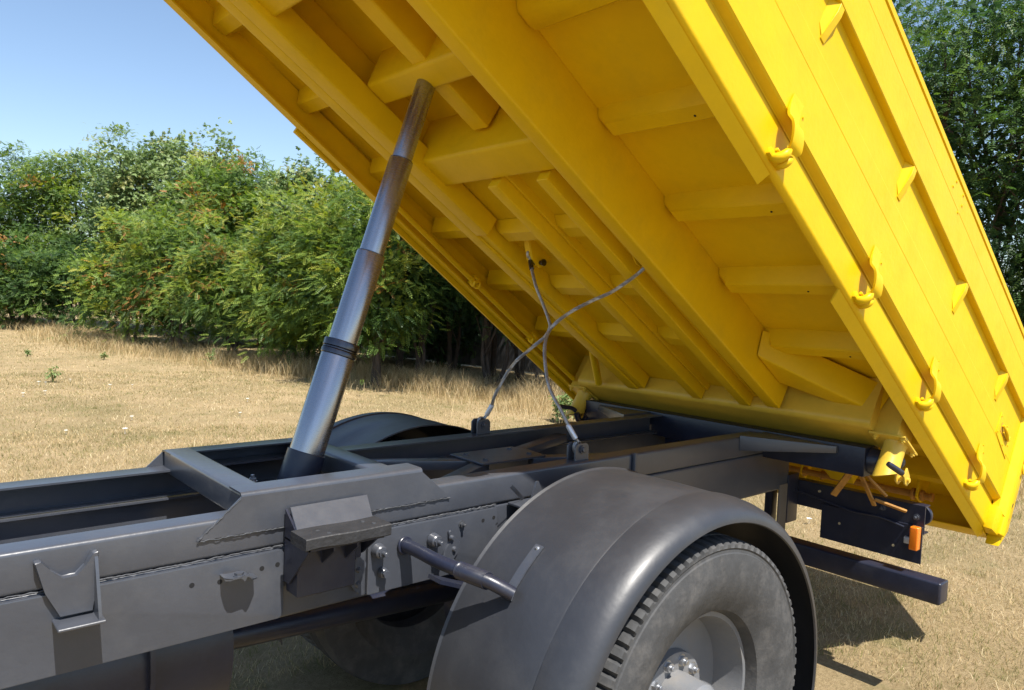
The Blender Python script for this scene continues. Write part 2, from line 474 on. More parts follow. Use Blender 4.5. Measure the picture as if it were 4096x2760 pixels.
def leaf_cluster(n=5, L=0.10, w=0.032, spread=0.10, seed=0):
    r = np.random.default_rng(seed); V, F = [], []
    for k in range(n):
        a = r.uniform(-1.4, 1.4); t = k / n
        d = np.array([math.cos(a), math.sin(a), r.uniform(-.5, .2)]); s = np.array([-d[1], d[0], 0]); b = np.array([t * spread, 0, 0]); i = len(V)
        V.extend([b, b + d * L * .5 + s * w, b + d * L + np.array([0, 0, -.2 * L]), b + d * L * .5 - s * w]); F.append((i, i + 1, i + 2, i + 3))
    return np.array(V), np.array(F)

def make_crown(seed, rx, ry, h, zlow, nclump, per, tmpl, clump_r=0.55, hollow=0.55, brown=0.03, tone0=0.5, core=True, face=None):
    """leaves grouped in sprays through an irregular envelope; local coordinates, base at z=0"""
    r = np.random.default_rng(seed)
    # envelope directions
    u = r.normal(size=(nclump * 3, 3)); u /= np.linalg.norm(u, axis=1)[:, None]
    lump = np.array([mnoise.noise(Vector((q[0] * 1.6 + seed * 3.1, q[1] * 1.6, q[2] * 1.6))) + .5 * mnoise.noise(Vector((q[0] * 4 + seed, q[1] * 4, q[2] * 4))) for q in u])
    rad = (0.86 + 0.43 * lump) * r.uniform(hollow ** 3, 1, len(u)) ** (1 / 3)
    hz = (h - zlow) / 2
    bott = np.where(u[:, 2] < 0, 1 / np.maximum(np.sqrt(1 - u[:, 2] ** 2), .35) ** .8, 1.0)
    u = u * np.c_[bott, bott, np.ones(len(u))]
    C = u * rad[:, None] * np.array([rx, ry, hz]) + np.array([0, 0, zlow + hz])
    C = C[(C[:, 2] > zlow * 0.9)]
    if face is not None:                      # keep more sprays on the side that can be seen and lit
        fd = np.array([face[0], face[1]]) / np.hypot(*face)
        s = (C[:, :2] @ fd) / max(rx, ry)
        keep = r.random(len(C)) < np.clip(0.62 + 0.9 * s, 0.1, 1)
        C = C[keep]
    C = C[:nclump]
    fdir = (np.array(face, float) / np.hypot(*face)) if face is not None else np.zeros(2)
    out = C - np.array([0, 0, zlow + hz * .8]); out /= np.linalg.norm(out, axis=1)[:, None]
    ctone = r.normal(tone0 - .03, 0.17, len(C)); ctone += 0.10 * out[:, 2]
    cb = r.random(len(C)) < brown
    N = len(C) * per
    ci = np.repeat(np.arange(len(C)), per)
    off = r.normal(size=(N, 3)) * clump_r * .80 * np.array([1, 1, 0.40]) * r.uniform(.3, 1, N)[:, None]
    sag = -0.22 * (off[:, 0] ** 2 + off[:, 1] ** 2) / clump_r
    P = C[ci] + off; P[:, 2] += sag
    P[:, 2] = np.maximum(P[:, 2], 0.08)
    D = off / clump_r * .7 + out[ci] * .3 + r.normal(size=(N, 3)) * .55; D[:, 2] = D[:, 2] * .8 - .10
    U = np.c_[r.normal(size=(N, 2)) * .30 - (np.array(fdir) * -.30)[None], np.ones(N)]
    R = rot_from(D, U)
    sc = r.uniform(0.6, 1.15, N)
    tv, tf = tmpl
    V = np.einsum('nij,kj->nki', R, tv) * sc[:, None, None] + P[:, None, :]
    F = (tf[None] + (np.arange(N) * len(tv))[:, None, None]).reshape(-1, 4)
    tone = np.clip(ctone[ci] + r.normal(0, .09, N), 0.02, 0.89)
    bb = cb[ci] & (r.random(N) < 0.75)
    tone[bb] = r.uniform(0.91, 1.0, bb.sum())
    V = V.reshape(-1, 3); T = np.repeat(tone, len(tf))
    if not core: return V, F, T, C
    # larger inner leaves that close the crown, gap shade put into their darker tone
    M = int(1700 * (rx * ry / 5) ** .5)
    q = r.normal(size=(M, 3)); q /= np.linalg.norm(q, axis=1)[:, None]
    bt = np.where(q[:, 2] < 0, 1 / np.maximum(np.sqrt(1 - q[:, 2] ** 2), .35) ** .8, 1.0)
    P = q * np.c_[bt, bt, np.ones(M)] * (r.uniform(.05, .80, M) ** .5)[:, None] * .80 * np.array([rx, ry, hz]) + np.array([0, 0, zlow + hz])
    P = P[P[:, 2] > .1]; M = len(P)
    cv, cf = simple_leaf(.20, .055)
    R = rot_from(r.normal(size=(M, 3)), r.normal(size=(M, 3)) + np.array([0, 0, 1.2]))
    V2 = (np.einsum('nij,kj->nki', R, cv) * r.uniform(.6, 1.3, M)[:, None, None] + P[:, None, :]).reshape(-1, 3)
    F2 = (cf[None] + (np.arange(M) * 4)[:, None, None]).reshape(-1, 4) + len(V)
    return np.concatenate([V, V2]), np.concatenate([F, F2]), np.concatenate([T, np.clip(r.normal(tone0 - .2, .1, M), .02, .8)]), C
def make_trunk(bm, h, rx, ry, C, r, stems=2, r0=0.11):
    n = min(len(C), 26)
    idx = r.choice(len(C), n, replace=False)
    tops = []
    for s in range(stems):
        a = r.uniform(0, 2 * PI); lean = r.uniform(.1, .5)
        p = []; rs = []
        for k in range(6):
            t = k / 5
            p.append((math.cos(a) * (lean * t * rx * .8 + .12) + r.normal() * .05, math.sin(a) * (lean * t * ry * .8 + .12) + r.normal() * .05, t * h * 0.75 - .03))
            rs.append(r0 * (1 - .8 * t) * (1.25 if k == 0 else 1))
        tube(bm, smoothpath(p, 3), list(np.interp(np.linspace(0, 1, 16), np.linspace(0, 1, 6), rs)), 8)
        tops.append(p)
    for i in idx:
        st = tops[r.integers(len(tops))]; k = r.integers(1, 5)
        a = Vector(st[k]); b = Vector(C[i]); mid = a.lerp(b, .5) + Vector((r.normal() * .15, r.normal() * .15, .2))
        tube(bm, smoothpath([a, mid, b], 4), [r0 * .32 * (1 - .085 * q) for q in range(9)], 5)
CL_N = compound_leaf(5, 0.22, 0.018, 0.050, .25)
CL_F = compound_leaf(3, 0.22, 0.034, 0.072, .2)
BR_N = leaf_cluster(6, 0.10, 0.030, 0.13, 1)
BR_F = leaf_cluster(5, 0.13, 0.040, 0.13, 2)
tri_count = 0
def tree(name, label, x, y, h, rx, ry, zlow, kind, nclump, per, seed, clump_r=.55, brown=.03, tone0=.5, hollow=.55, stems=2, r0=.11, group='trees along the edge of the field', face=None, coff=(0, 0)):
    global tri_count
    tm = {'cn': CL_N, 'cf': CL_F, 'bn': BR_N, 'bf': BR_F}[kind]
    e = bpy.data.objects.new(name, None); COL.objects.link(e)
    W = Matrix.Translation((x, y, 0)); e.matrix_basis = W; WM[e.name] = W
    e['label'] = label; e['category'] = 'tree' if name != 'shrub' else 'shrub'; e['group'] = group
    fc = face if face is not None else (-x, -y)
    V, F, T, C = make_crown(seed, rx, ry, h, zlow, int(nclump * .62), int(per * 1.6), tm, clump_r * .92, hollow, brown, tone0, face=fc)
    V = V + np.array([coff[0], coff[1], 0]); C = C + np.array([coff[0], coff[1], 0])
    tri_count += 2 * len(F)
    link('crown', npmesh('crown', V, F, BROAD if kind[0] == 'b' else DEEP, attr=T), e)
    bm = BM(); make_trunk(bm, h, rx, ry, C, np.random.default_rng(seed + 99), stems, r0 * min(1, .18 + h / 14))
    obj('trunk', bm, BARK, e)
    return e
def loc(az, dist): 
    a = math.radians(az); return dist * math.sin(a), dist * math.cos(a)
#        az   dist  h    rx   ry  zlow kind ncl per  clump brown tone  label
TREES = [
 (4.0, 47, 8.4, 3.2, 3, 0.2, 'cf', 300, 30, .8, .02, .40, 'locust tree cut by the left edge of the view, lower than its neighbour'),
 (8.2, 46, 9.4, 2.8, 3, 0.3, 'cf', 360, 34, .8, .01, .46, 'leafy tree second from the left edge with a ragged stepped top'),
 (11.3, 44, 10.2, 3.1, 3, 0.3, 'cf', 400, 34, .8, .01, .50, 'tallest tree on the left, its top against the blue sky'),
 (7.6, 40.5, 4.6, 2.6, 2, 0.15, 'cf', 240, 30, .6, .03, .33, 'low dark bush at the foot of the far left trees'),
 (11.0, 38, 4.4, 2.4, 2, 0.15, 'cf', 240, 30, .6, .00, .26, 'dark blue green bush in front of the tallest left tree'),
 (15.2, 39, 10.0, 3.0, 3, 0.3, 'bf', 400, 36, .8, .00, .55, 'pale broad leaved tree right of the tallest left tree'),
 (18.6, 36, 9.2, 2.6, 3, 0.3, 'bf', 380, 36, .8, .01, .62, 'bright broad leaved tree with a thin shoot rising above its top'),
 (14.2, 31, 4.8, 1.9, 2, 0.15, 'cf', 240, 30, .55, .02, .62, 'yellow green bush leaning over the dry grass'),
 (17.0, 28, 5.4, 2.2, 2, 0.2, 'cn', 230, 26, .55, .10, .55, 'locust tree with orange withered patches in its middle'),
 (20.5, 30, 7.6, 2.2, 2.2, 0.3, 'cf', 280, 30, .65, .16, .52, 'locust tree with the largest rust brown withered patches'),
 (23.0, 29, 7.2, 1.7, 2, 0.3, 'cf', 250, 30, .6, .10, .46, 'locust tree behind the cylinder with a few brown sprays at the top'),
 (20.6, 24.5, 4.4, 2.0, 1.8, 0.3, 'cn', 240, 26, .5, .02, .55, 'bushy locust overhanging the grass left of the cylinder'),
 (25.6, 23.8, 6.6, 1.5, 2, 0.4, 'bn', 260, 30, .6, .02, .52, 'narrow leaved tree touching the yellow body edge with its top'),
 (24.6, 21.5, 4.9, 1.6, 1.6, 0.3, 'cn', 230, 28, .5, .02, .63, 'bright green locust bush just left of the steel cylinder'),
 (28.5, 19.6, 5.6, 1.8, 1.8, 0.4, 'cn', 270, 28, .5, .02, .62, 'bright locust tree straight behind the steel cylinder'),
 (32.5, 20.5, 6.6, 1.6, 1.6, .9, 'cn', 230, 26, .5, .0, .26, 'half shaded locust tree right of the steel cylinder'),  # tone lowered so the leaf colour carries the half shade
 (36.5, 20.5, 5.6, 1.7, 1.7, 1.3, 'cn', 220, 26, .5, .0, .12, 'deeply shaded thin trunked tree below the yellow body edge'),  # shade painted in by a very dark leaf tone, likewise the next three
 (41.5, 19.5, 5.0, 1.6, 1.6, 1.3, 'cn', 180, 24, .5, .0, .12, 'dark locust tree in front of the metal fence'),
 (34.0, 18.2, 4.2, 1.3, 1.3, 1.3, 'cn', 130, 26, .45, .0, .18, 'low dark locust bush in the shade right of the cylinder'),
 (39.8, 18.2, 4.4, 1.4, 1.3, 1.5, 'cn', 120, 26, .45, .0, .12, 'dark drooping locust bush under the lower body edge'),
 (30.6, 17.4, 4.6, 1.3, 1.4, .3, 'cn', 200, 26, .45, .02, .55, 'locust bush touching the right edge of the steel cylinder'),
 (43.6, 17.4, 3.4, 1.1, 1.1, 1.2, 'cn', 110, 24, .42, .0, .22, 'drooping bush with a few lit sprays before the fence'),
 (27.2, 21.6, 3.4, 1.5, 1.3, .1, 'cn', 150, 24, .45, .01, .50, 'low bright bush left of the cylinder collar'),
 (5.0, 41.5, 4.2, 2.2, 2, 0.1, 'cf', 180, 26, .6, .04, .42, 'green bush at the left edge with yellowing sprays'),
 (31.0, 24.5, 3.6, 2.2, 1.6, .0, 'cf', 150, 24, .5, .0, .12, 'dark undergrowth behind the tree trunks right of the cylinder'),  # dark leaf tone stands in for the wood's shaded inside, next two too
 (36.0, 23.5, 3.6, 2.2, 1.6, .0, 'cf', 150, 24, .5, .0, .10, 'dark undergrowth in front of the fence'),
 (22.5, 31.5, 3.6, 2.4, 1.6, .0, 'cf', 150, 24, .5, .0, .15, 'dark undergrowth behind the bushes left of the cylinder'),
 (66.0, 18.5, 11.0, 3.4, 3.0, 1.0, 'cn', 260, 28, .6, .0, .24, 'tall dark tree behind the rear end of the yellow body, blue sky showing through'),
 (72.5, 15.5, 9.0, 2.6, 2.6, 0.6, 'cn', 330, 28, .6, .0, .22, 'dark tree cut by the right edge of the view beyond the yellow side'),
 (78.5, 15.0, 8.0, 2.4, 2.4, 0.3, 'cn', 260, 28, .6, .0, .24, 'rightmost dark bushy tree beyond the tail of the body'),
]
for i, (az, d, h, rx, ry, zl, kd, nc, per, cr, br, tn, lb) in enumerate(TREES):
    x, y = loc(az, d)
    tree('locust_tree' if kd[0] == 'c' else 'broadleaf_tree', lb, x, y, h, rx, ry, zl, kd, nc, per, 20 + i, cr, br, tn, stems=2 if h > 6 else 3)
# tall overhanging trees mostly hidden by the raised body: they shade the understorey
for i, (x, y, h, rx, ry, zl, nc, co, lb) in enumerate([
    (12.3, 10.9, 9.4, 2.6, 2.6, 4.4, 240, (-1.7, 1.2), 'tall locust tree hidden behind the raised body, shading the bushes'),
    (13.4, 9.6, 9.8, 2.5, 2.5, 4.2, 200, (-1.2, .3), 'high crowned locust tree behind the rear half of the body'),
    (13.0, 15.6, 9.6, 2.6, 2.6, 4.4, 200, (-1.0, -.5), 'high crowned locust tree above the shaded bushes')]):
    tree('locust_tree', lb, x, y, h, rx, ry, zl, 'cf', nc, 22, 70 + i, .6, 0, .42, face=(0, -1), stems=2, r0=.09, coff=co)
# young bright shoot beside the far ball joint, and field weeds
def weed(x, y, h, seed, label, n=9, kind='bn', nm='weed_plant'):
    r = np.random.default_rng(seed)
    e = bpy.data.objects.new(nm, None); COL.objects.link(e); W = Matrix.Translation((x, y, 0)); e.matrix_basis = W; WM[e.name] = W
    e['label'] = label; e['category'] = 'plant'; e['group'] = 'green plants scattered in the dry field'
    V, F, T, C = make_crown(seed, h * .38, h * .38, h, h * .15, n, 9, simple_leaf(.07, .022) if kind == 'bn' else CL_N, h * .13, .1, 0, .72, core=False)
    link('foliage', npmesh('foliage', V, F, BROAD if kind == 'bn' else DEEP, attr=T), e)
    bm = BM()
    for c in C[:7]: tube(bm, smoothpath([(0, 0, -.01), Vector(c) * .5 + Vector((0, 0, .05)), c], 3), .006, 5)
    obj('stem', bm, mat('weed stem', (.09, .12, .03), .7) if 'weed stem' not in bpy.data.materials else bpy.data.materials['weed stem'], e)
def gpt(u, v):
    ray = np.array(Rc).T @ np.array([(u - 2048) / 2998.73, (v - 1380) / 2998.73, 1.0]); return ray * (-CAMZ / ray[2])
for i, (u, v, h, lb) in enumerate([(2262, 1690, .55, 'bright lime green young plant beside the far ball joint'),
        (212, 1530, .38, 'thin green weed in the field, tallest at the left'), (415, 1440, .22, 'small green weed in the middle of the field left of centre'),
        (838, 1465, .42, 'feathery green weed at the shadow edge near the bushes'), (560, 1385, .34, 'small sapling under the overhanging bushes'),
        (1140, 1480, .3, 'bright green sprig just left of the cylinder collar'), (110, 1425, .18, 'low green weed near the left edge')]):
    p = gpt(u, v); weed(p[0], p[1], h, 200 + i, lb, n=80 if i == 0 else 10)
# small white field flowers
fl = None
WH = mat('white petals', (.8, .8, .76), .7)
for i, (u, v) in enumerate([(527, 1683), (960, 1665), (500, 1738), (264, 1738), (155, 1542), (92, 1588), (281, 1528), (440, 1554), (529, 1549), (990, 1610), (182, 1540), (3235, 2098), (180, 1580)]):
    p = gpt(u, v)
    if fl is None:
        bm = BM()
        r_ = random.Random(3)
        for k in range(7):
            a = 2 * PI * k / 7; c = Vector((math.cos(a) * .018, math.sin(a) * .018, .058))
            q = Vector((-math.sin(a), math.cos(a), 0)) * .009
            f = [bm.verts.new(z) for z in (Vector((0, 0, .055)), c - q, c * 1.0 + Vector((math.cos(a) * .016, math.sin(a) * .016, .002)), c + q)]
            bm.faces.new(f)
        tube(bm, [(0, 0, 0), (0.002, 0, .054)], .0025, 5)
        fl = o = obj('white_flower', bm, WH)
    else:
        o = fl.copy(); COL.objects.link(o)
    o.location = (p[0], p[1], 0.01); o.rotation_euler = (0, 0, i); o.scale = [random.uniform(.8, 1.6)] * 3
    o['label'] = 'tiny white flower growing low in the bleached grass'; o['category'] = 'flower'; o['group'] = 'white flowers dotted over the field'

# ================================================================== FENCE behind the trees
FEN = mat('weathered grey fence', (0.075, 0.075, 0.08), 0.6, metal=.2, vary=.2, vscale=4, bump=.002)
fe = bpy.data.objects.new('sheet_metal_fence', None); COL.objects.link(fe); fe['label'] = 'grey vertical slat fence in the shade behind the trees'; fe['category'] = 'fence'
WM[fe.name] = ID
a0, a1 = Vector((12.6, 30.5, 0)), Vector((16.4, 2.0, 0))
dv = (a1 - a0); nslat = 180
slat_me = None
dirn = dv.normalized(); ang = math.atan2(dirn.y, dirn.x)
for k in range(nslat):
    if slat_me is None:
        bm = BM(); box(bm, 0, .156, -.01, .01, .03, 2.5, .004, 1); slat_me = finish(bm, 'slat', FEN)
    p = a0 + dv * (k / nslat)
    o = link('slat', slat_me, fe, Matrix.Translation(p + Vector((0, 0, random.uniform(-.01, .01)))) @ Matrix.Rotation(ang + random.uniform(-.02, .02), 4, 'Z'))
bm = BM()
for z in (.5, 1.7):
    hexa(bm, [a0 + Vector((.03, 0, z)), a1 + Vector((.03, 0, z)), a1 + Vector((.08, 0, z)), a0 + Vector((.08, 0, z)), a0 + Vector((.03, 0, z + .06)), a1 + Vector((.03, 0, z + .06)), a1 + Vector((.08, 0, z + .06)), a0 + Vector((.08, 0, z + .06))])
obj('rail', bm, FEN, fe)

# ================================================================== TRUCK
truck = bpy.data.objects.new('tipper_truck', None); COL.objects.link(truck)
TW = Matrix.Translation((2.2, 2.6, 0)); truck.matrix_basis = TW; WM[truck.name] = TW
truck['label'] = 'tipper truck with dark grey chassis and raised yellow dump body'; truck['category'] = 'truck'
def sub(name, parent, label=None, W=TR_UP):
    return None
def P_(name, bm, m_, parent=truck, label=None, W=TR_UP, sharp=35):
    return obj(name, bm, m_, parent, W, label, sharp)

NY, FY = 2.20, 3.00          # outer faces of the two frame rails
TOP, BOT = -0.677, -0.790
# ---- chassis: part = main frame rails, sub-parts below
def channel(bm, y_out, sgn, x0, x1, z0, z1, fl=0.085, t=0.007, fb=.045):
    """C section opening inwards; sgn=+1 flange goes +y"""
    y = lambda d: y_out + sgn * d
    pol = [(y(0), z0), (y(fb), z0), (y(fb), z0 + t), (y(t), z0 + t), (y(t), z1 - t), (y(fl), z1 - t), (y(fl), z1), (y(0), z1)]
    # rounded outer corners
    r = 0.012; out = []
    def arc(cy, cz, a0, a1):
        return [(cy + r * math.cos(a) * 1.0, cz + r * math.sin(a)) for a in np.linspace(a0, a1, 5)]
    if sgn > 0:
        o_b = arc(y(r), z0 + r, PI, 1.5 * PI); o_t = arc(y(r), z1 - r, .5 * PI, PI)
    else:
        o_b = arc(y(r), z0 + r, 0, -.5 * PI); o_t = arc(y(r), z1 - r, .5 * PI, 0)
    pol = o_b + pol[1:7] + o_t
    prism(bm, pol, 'x', x0, x1)
bm = BM()
channel(bm, NY + .006, 1, -3.0, 4.13, -1.03, BOT - .003, .045)
channel(bm, FY - .006, -1, -3.0, 4.13, -1.03, BOT - .003, .045)
frame = P_('chassis_frame', bm, GRY)
bm = BM(); channel(bm, NY, 1, -3.0, 3.82, BOT, TOP); P_('subframe_rail', bm, GRY, frame)
bm = BM(); channel(bm, FY + .01, -1, -3.0, 3.82, BOT, TOP, .10); P_('subframe_rail', bm, GRY, frame)
# raised trapezoid brackets
for s, yo, lbl in ((1, NY - .006, None), (-1, FY + .016, None)):
    bm = BM(); y = lambda d: yo + s * d
    t = .006; dz = 0 if s > 0 else -.012
    xs = [0.735, 0.862, 1.515, 1.640] if s > 0 else [0.76, 0.872, 1.50, 1.62]
    r = .014
    # web trapezoid
    prism(bm, [(xs[0], -.730), (xs[3], -.727), (xs[2], -.605 - r + dz), (xs[1], -.603 - r + dz)], 'y', y(0), y(t))
    # top plate with rounded outer corner
    n = 5; pol = []
    for a in np.linspace(0, PI / 2, n): pol.append((y(r - r * math.cos(a)), -.605 + dz - r + r * math.sin(a)))
    pol += [(y(.10), -.605 + dz), (y(.10), -.611 + dz), (y(r), -.611 + dz), (y(t), -.605 + dz - r)]
    x0, x1 = xs[1], xs[2]
    prism(bm, pol, 'x', x0, x1)
    P_('raised_bracket', bm, GRY, frame)
bm = BM()
weld(bm, (.735, 2.194, -.7325), (1.640, 2.194, -.7295), .0022)
weld(bm, (.735, 2.194, -.731), (.862, 2.195, -.620), .0028)
P_('weld_bead', bm, GRYW, frame)
# seam between the subframe and the main frame
bm = BM()
weld(bm, (-.6, 2.201, -.7915), (1.0, 2.201, -.7915), .0026)
weld(bm, (1.36, 2.199, -.7915), (1.87, 2.199, -.7915), .0035)
P_('weld_bead', bm, GRYW, frame)
# crossmembers in front of and behind the cylinder
for x0, x1, nm in ((.872, .966, 0), (1.362, 1.458, 1)):
    bm = BM(); box(bm, x0, x1, 2.212, 2.992, -.70, -.6125, .012, 3); P_('crossmember', bm, GRY, frame)
# doubler plates with rounded ends
def plate_outline(x0, x1, z0, z1, r=.018):
    pts = []
    for cx, cz, a0 in ((x1 - r, z1 - r, 0), (x0 + r * .3, z1 - r * .3, PI / 2), (x0 + r * .3, z0 + r * .3, PI), (x1 - r, z0 + r, 1.5 * PI)):
        rr = r if abs(cx - (x1 - r)) < 1e-9 else r * .3
        for k in range(5):
            a = a0 + k * PI / 8; pts.append((cx + rr * math.cos(a), cz + rr * math.sin(a)))
    return pts
bm = BM(); prism(bm, plate_outline(1.30, 1.875, -1.02, -.800), 'y', 2.190, 2.2055, .003, 2); P_('doubler_plate', bm, GRY, frame)
bm = BM(); prism(bm, plate_outline(.2, 1.0, -1.02, -.800), 'y', 2.190, 2.2055, .003, 2); P_('doubler_plate', bm, GRY, frame)
bm = BM(); box(bm, 1.004, 1.024, 2.165, 2.205, -.90, -.792, .003); P_('edge_strip', bm, GRY, frame)
# holes as dark short recess discs
pieces('hole', lambda b: cyl(b, (0, 0, 0), (0, .01, 0), .0075, 16), [(x, 2.1893, z) for x, z in ((1.800, -.841), (1.853, -.838), (.978, -.846), (.928, -.848), (.80, -.862), (.72, -.855), (1.56, -.955))], HOLE, frame, TR_UP)
# bolts and bosses on the near doubler
bm = BM(); hexbolt(bm, (1.697, 2.190, -.838), (0, -1, 0), .010, .009, .016); P_('bolt', bm, GRYW, frame)
for x, z in ((1.565, -.872), (1.335, -.868)):
    bm = BM()
    cyl(bm, (x, 2.190, z), (x, 2.155, z), .026, 22, .022, .004); cyl(bm, (x, 2.158, z), (x, 2.148, z), .016, 6)
    cyl(bm, (x, 2.15, z), (x, 2.125, z), .0085, 14, bev=.001)
    P_('bushing', bm, GRY, frame)
    bm = BM()
    cyl(bm, (x + .02, 2.190, z - .08), (x + .02, 2.165, z - .08), .018, 20, .016, .003); cyl(bm, (x + .02, 2.166, z - .08), (x + .02, 2.152, z - .08), .013, 6)
    P_('bushing', bm, GRY, frame)
    # lobed mounting plate with domed rivets
    bm = BM(); pol = []
    cx, cz = (x + .083, z - .055) if x > 1.5 else (x - .085, z - .055)
    for k in range(48):
        a = 2 * PI * k / 48; rr = .033 + .007 * math.cos(4 * a)
        pol.append((cx + rr * math.cos(a) * .85 + .012 * math.sin(a * 3) , cz + rr * math.sin(a) * 1.95))
    prism(bm, pol, 'y', 2.178, 2.1895, .002)
    for dx, dz in ((-.004, .05), (.008, .005), (.006, -.045)):
        cyl(bm, (cx + dx, 2.179, cz + dz), (cx + dx, 2.168, cz + dz), .0115, 16, .006)
    P_('mounting_plate', bm, GRY, frame)
# inclined step bracket with its wooden block
bm = BM()
hexa(bm, [(.997, 2.098, -.735), (1.258, 2.098, -.731), (1.283, 2.184, -.671), (1.010, 2.184, -.673),
          (.997, 2.092, -.727), (1.258, 2.092, -.723), (1.283, 2.178, -.664), (1.010, 2.178, -.666)], .0015, 1)
P_('inclined_plate', bm, GRY, frame, 'light grey slanted plate')
bm = BM()
prism(bm, [(2.184, -.672), (2.184, -.90), (2.15, -.90), (2.02, -.765), (2.02, -.757), (2.096, -.733)], 'x', .997, 1.004)
prism(bm, [(2.184, -.672), (2.184, -.86), (2.15, -.85), (2.04, -.765), (2.04, -.757), (2.096, -.733)], 'x', 1.25, 1.257)
prism(bm, [(2.184, -.76), (2.184, -.88), (2.16, -.88), (2.03, -.78), (2.03, -.757)], 'x', 1.085, 1.091)
prism(bm, [(2.184, -.76), (2.184, -.88), (2.16, -.88), (2.03, -.78), (2.03, -.757)], 'x', 1.165, 1.171)
box(bm, .997, 1.257, 2.02, 2.184, -.765, -.758, .001, 1)
box(bm, 1.006, 1.205, 2.105, 2.188, -.935, -.767, .004, 1)
box(bm, 1.21, 1.245, 2.14, 2.188, -.86, -.767, .003, 1)
P_('step_bracket', bm, BLK, frame)
bm = BM()
N = 14; rows = []
for i in range(N + 1):
    t = i / N; x = .978 + .290 * t
    zt = -.717 + .0012 * math.sin(t * 7); ze = .0035 * math.sin(t * 11) if i not in (0, N) else 0
    y0 = 1.997 + .0012 * math.sin(t * 9); y1 = 2.102
    rows.append([bm.verts.new(p) for p in ((x, y0 + .004, zt - .037 + ze * .5), (x, y0, zt - .033 + ze * .5), (x, y0, zt - .003), (x, y0 + .003, zt), (x, y1, zt), (x, y1, zt - .038))])
for a, b in zip(rows, rows[1:]):
    for k in range(6): bm.faces.new((a[k], a[(k + 1) % 6], b[(k + 1) % 6], b[k]))
bm.faces.new(rows[0][::-1]); bm.faces.new(rows[-1])
P_('wooden_block', bm, WOOD, frame, 'worn black wooden block on the step bracket', sharp=25)
pieces('screw_head', lambda b: cyl(b, (0, 0, 0), (0, 0, .0085), .008, 14, .006), [(x, y, -.724) for x, y in ((1.045, 2.06), (1.062, 2.02), (1.205, 2.07), (1.225, 2.035))], GRYW, frame, TR_UP)
# outrigger bracket at the front left
bm = BM()
prism(bm, [(.328, -.708), (.343, -.704), (.366, -.738), (.392, -.760), (.424, -.759), (.444, -.738), (.460, -.704), (.474, -.702), (.470, -.79), (.462, -.86), (.385, -.86), (.352, -.79)], 'y', 2.172, 2.199, .002, 1)
prism(bm, [(2.173, -.712), (2.199, -.705), (2.199, -.87), (2.12, -.87), (2.12, -.86)], 'x', .464, .472)
box(bm, .37, .48, 2.11, 2.199, -.876, -.868, .002, 1)
P_('outrigger_bracket', bm, GRY, frame)
bm = BM()
strip(bm, smoothpath([(.80, 2.18, -.842), (.815, 2.15, -.838), (.86, 2.15, -.838), (.875, 2.15, -.85), (.90, 2.18, -.86)], 3), (0, .05, .0), .004)
hexbolt(bm, (.838, 2.14, -.836), (0, 0, 1), .012, .008, 0)
P_('hose_clip', bm, GRY, frame)
# rear triangular shock bracket
bm = BM()
prism(bm, [(1.955, -.79), (2.045, -.79), (2.045, -.775), (2.0, -.695), (1.99, -.695)], 'y', 2.10, 2.108)
hexa(bm, [(1.85, 2.10, -.70), (1.856, 2.10, -.70), (2.0, 2.19, -.79), (1.994, 2.19, -.79), (1.86, 2.10, -.692), (1.866, 2.10, -.692), (2.01, 2.19, -.782), (2.004, 2.19, -.782)])
prism(bm, [(1.93, -.80), (2.06, -.80), (2.06, -.79), (1.93, -.79)], 'y', 2.05, 2.20, .002)
P_('shock_bracket', bm, GRY, frame)
bm = BM(); cyl(bm, (2.0, 2.12, -.80), (2.0, 2.12, -1.3), .032, 18); cyl(bm, (2.0, 2.12, -.81), (2.0, 2.12, -.84), .045, 18, bev=.006)
P_('shock_absorber', bm, BLK, frame)
bm = BM(); cyl(bm, (2.69, 2.193, -.669), (2.69, 2.193, -.80), .011, 12, bev=.002); P_('stiffener_rod', bm, GRY, frame)
# centre X brace
bm = BM(); prism(bm, [(2.02, 2.60 + .115), (2.02, 2.475), (2.39, 2.47), (2.41, 2.615), (2.385, 2.71)], 'z', -.709, -.700, .002); P_('brace_plate', bm, GRY, frame)
for a, b in (((1.55, 2.90, -.725), (2.06, 2.62, -.722)), ((1.60, 2.29, -.725), (2.08, 2.55, -.722)), ((2.34, 2.66, -.722), (2.92, 2.90, -.725)), ((2.34, 2.52, -.722), (2.92, 2.30, -.725))):
    bm = BM(); a, b = Vector(a), Vector(b); d = (b - a).normalized(); s = Vector((-d.y, d.x, 0)) * .035
    z = Vector((0, 0, .03))
    hexa(bm, [a - s - z, b - s - z, b + s - z, a + s - z, a - s + z * .4, b - s + z * .4, b + s + z * .4, a + s + z * .4], .006, 2)
    P_('brace_arm', bm, GRY, frame)
pieces('bolt', lambda b: hexbolt(b, (0, 0, 0), (0, 0, 1), .010, .006, 0), [(x, y, -.700) for x, y in ((2.07, 2.66), (2.08, 2.53), (2.33, 2.66), (2.34, 2.53))], GRY, frame, TR_UP)
